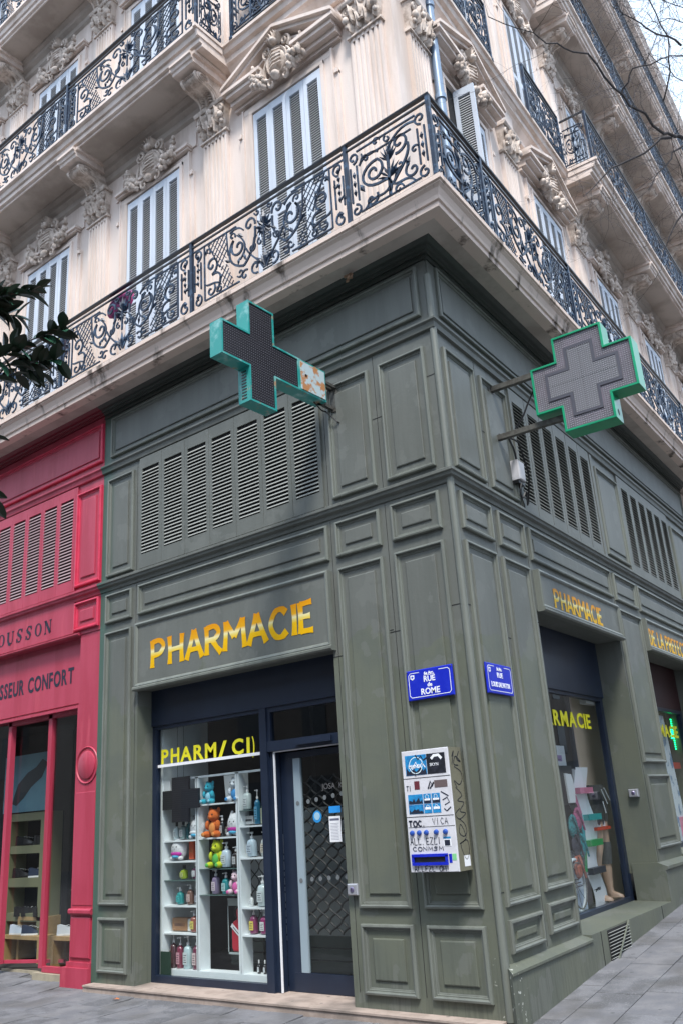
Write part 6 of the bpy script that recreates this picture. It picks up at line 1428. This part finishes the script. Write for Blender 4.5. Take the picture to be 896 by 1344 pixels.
for (x0, y0), (x1, y1), n in tips:
    a, b = at(x0 - 32, y0, D0 + .05 * rnd.random()), at(x1 - 36, y1, D0 - .05 + .1 * rnd.random()); cluster(b, b - a, n + 3, .64); cluster(a.lerp(b, .45), b - a, 6, .6)
    tr_ = base + Vector((0.02, .03, max(2.6, b.z - 1.0 + rnd.random() * .3))); branch([tr_, tr_.lerp(a, .3) + Vector((0, 0, -.10)), tr_.lerp(a, .65) + Vector((0, 0, -.08)), a, b], .009, .003)
for k in range(10):
    a = rnd.random() * 6.3; c = base + Vector((cos(a) * .5 - .5, sin(a) * .4 - .1, 2.9 + rnd.random() * 1.8)); branch([base + Vector((.02, .02, 2.6 + k * .15)), c], .015, .005); cluster(c, Vector((cos(a) - .3, sin(a), .3)), 8, .8)
# ================================================================ BARE PLANE TREE (right)
bt = thing('bare_tree', 'leafless street tree whose fine twigs cross the sky at upper right', 'tree'); bb = at(1330, 620, 13); base2 = Vector((bb.x, bb.y, zg(bb.x, bb.y))); bt.location = base2
g = G('N'); g.sm = True
q0 = at(1250, 340, 11.5) - base2; g.tube([(0, 0, 0), (.02, .02, q0.z * .4), tuple(q0 * .75 + Vector((0, 0, q0.z * .1))), tuple(q0)], .22, 10, .10); obj('trunk', g, BARK, bt)
def pline(pts, dists): return [at(x, y, d) - base2 for (x, y), d in zip(pts, dists)]
mains = [([(1250, 340), (1050, 250), (893, 180), (870, 176), (815, 125), (770, 70), (715, 55), (640, 22)], .021, .004), ([(893, 178), (860, 185), (800, 225), (765, 258)], .018, .004), ([(870, 130), (880, 60), (850, 0), (830, -40)], .009, .004), ([(940, 220), (960, 120), (900, 20), (880, -60)], .009, .003), ([(1050, 250), (1010, 160), (960, 60), (905, 10), (840, -10)], .009, .003), ([(900, 185), (870, 215), (850, 250)], .012, .003), ([(1000, 240), (930, 210), (890, 290), (870, 330)], .02, .004), ([(893, 60), (860, 40), (820, 20), (800, 5)], .012, .003), ([(1010, 200), (960, 160), (900, 110), (850, 70)], .010, .003), ([(980, 330), (930, 280), (900, 250), (880, 180)], .009, .003), ([(960, 60), (920, 40), (885, 25), (850, 30)], .008, .003), ([(815, 125), (830, 90), (880, 75), (920, 70)], .01, .004)]
rnd = random.Random(21); tw = G('N')
def twig(p, d, L_, r, lev):
    n = 4; pts = [p]; dd = d.copy()
    for i in range(n):
        dd = (dd + Vector((rnd.gauss(0, .22), rnd.gauss(0, .22), rnd.gauss(-.03, .22)))).normalized(); pts.append(pts[-1] + dd * L_ / n)
    tw.tube(pts, r, 3, r * .45, cap=False)
    if lev > 0:
        for k in range(3 if lev > 1 else 3):
            j = rnd.randint(1, n); a = (pts[j] - pts[j - 1]).normalized(); x = a.orthogonal().normalized(); y = a.cross(x); th = rnd.random() * 6.3
            nd = (a * .75 + (x * cos(th) + y * sin(th)) * .75 + Vector((0, 0, -.12))).normalized(); twig(pts[j], nd, L_ * (.5 + .3 * rnd.random()), r * .6, lev - 1)
for pts, r0, r1 in mains:
    ds = [10.5 - .25 * i + .0 for i in range(len(pts))]; pl = pline(pts, ds); g = G('N'); g.sm = True; pp = []
    for i in range(len(pl) - 1):
        for k in range(4): t_ = k / 4; pp.append(pl[i].lerp(pl[i + 1], t_) + Vector((rnd.gauss(0, .012), rnd.gauss(0, .012), rnd.gauss(0, .012))))
    pp.append(pl[-1]); g.tube(pp, r0, 6, r1); obj('branch', g, BARK, bt)
    for i in range(1, len(pp)):
        m_ = 2 if (i * .25 > 1) else 1
        for k in range(m_ if i % 3 else 1):
            if rnd.random() < (.55 if pp[i].x < at(800, 100, 9.5).x - base2.x else .15): continue
            a = (pp[i] - pp[i - 1]).normalized(); x = a.orthogonal().normalized(); y = a.cross(x); th = rnd.random() * 6.3
            twig(pp[i], (a * .4 + (x * cos(th) + y * sin(th))).normalized(), .35 + .5 * rnd.random(), .0026, 2)
o = obj('twigs', tw, BARK, bt); tag(o, kind='stuff')
# ================================================================ OPPOSITE HOUSES (seen only as reflections in the glass)
WB = G('R'); WB.box(-.6, .6, 0, .03, 0, 2.1); WBM = WB.mesh('window', mat('dark_window', (.03, .035, .04), .15))
def opposite(label, loc, rz, W, H_, nb):
    t = thing('opposite_building', label, 'building', loc, rz); g = G('R'); g.box(-W / 2, W / 2, -8, 0, 0, H_); g.box(-W / 2, W / 2, 0, .4, H_ - .4, H_); obj('wall', g, OPP, t)
    for j in range(int(H_ // 3.4)):
        for k in range(nb):
            x = -W / 2 + (k + .5) * W / nb; o_ = obj('window', WBM, None, t, None, (x, -.0, 1 + j * 3.5)); 
opposite('beige rendered house across the main street', (-20, -19, 0), pi, 90, 15, 26)
opposite('beige rendered house across the side street', (15, 42, 0), -pi / 2 + .066, 84, 15, 24)
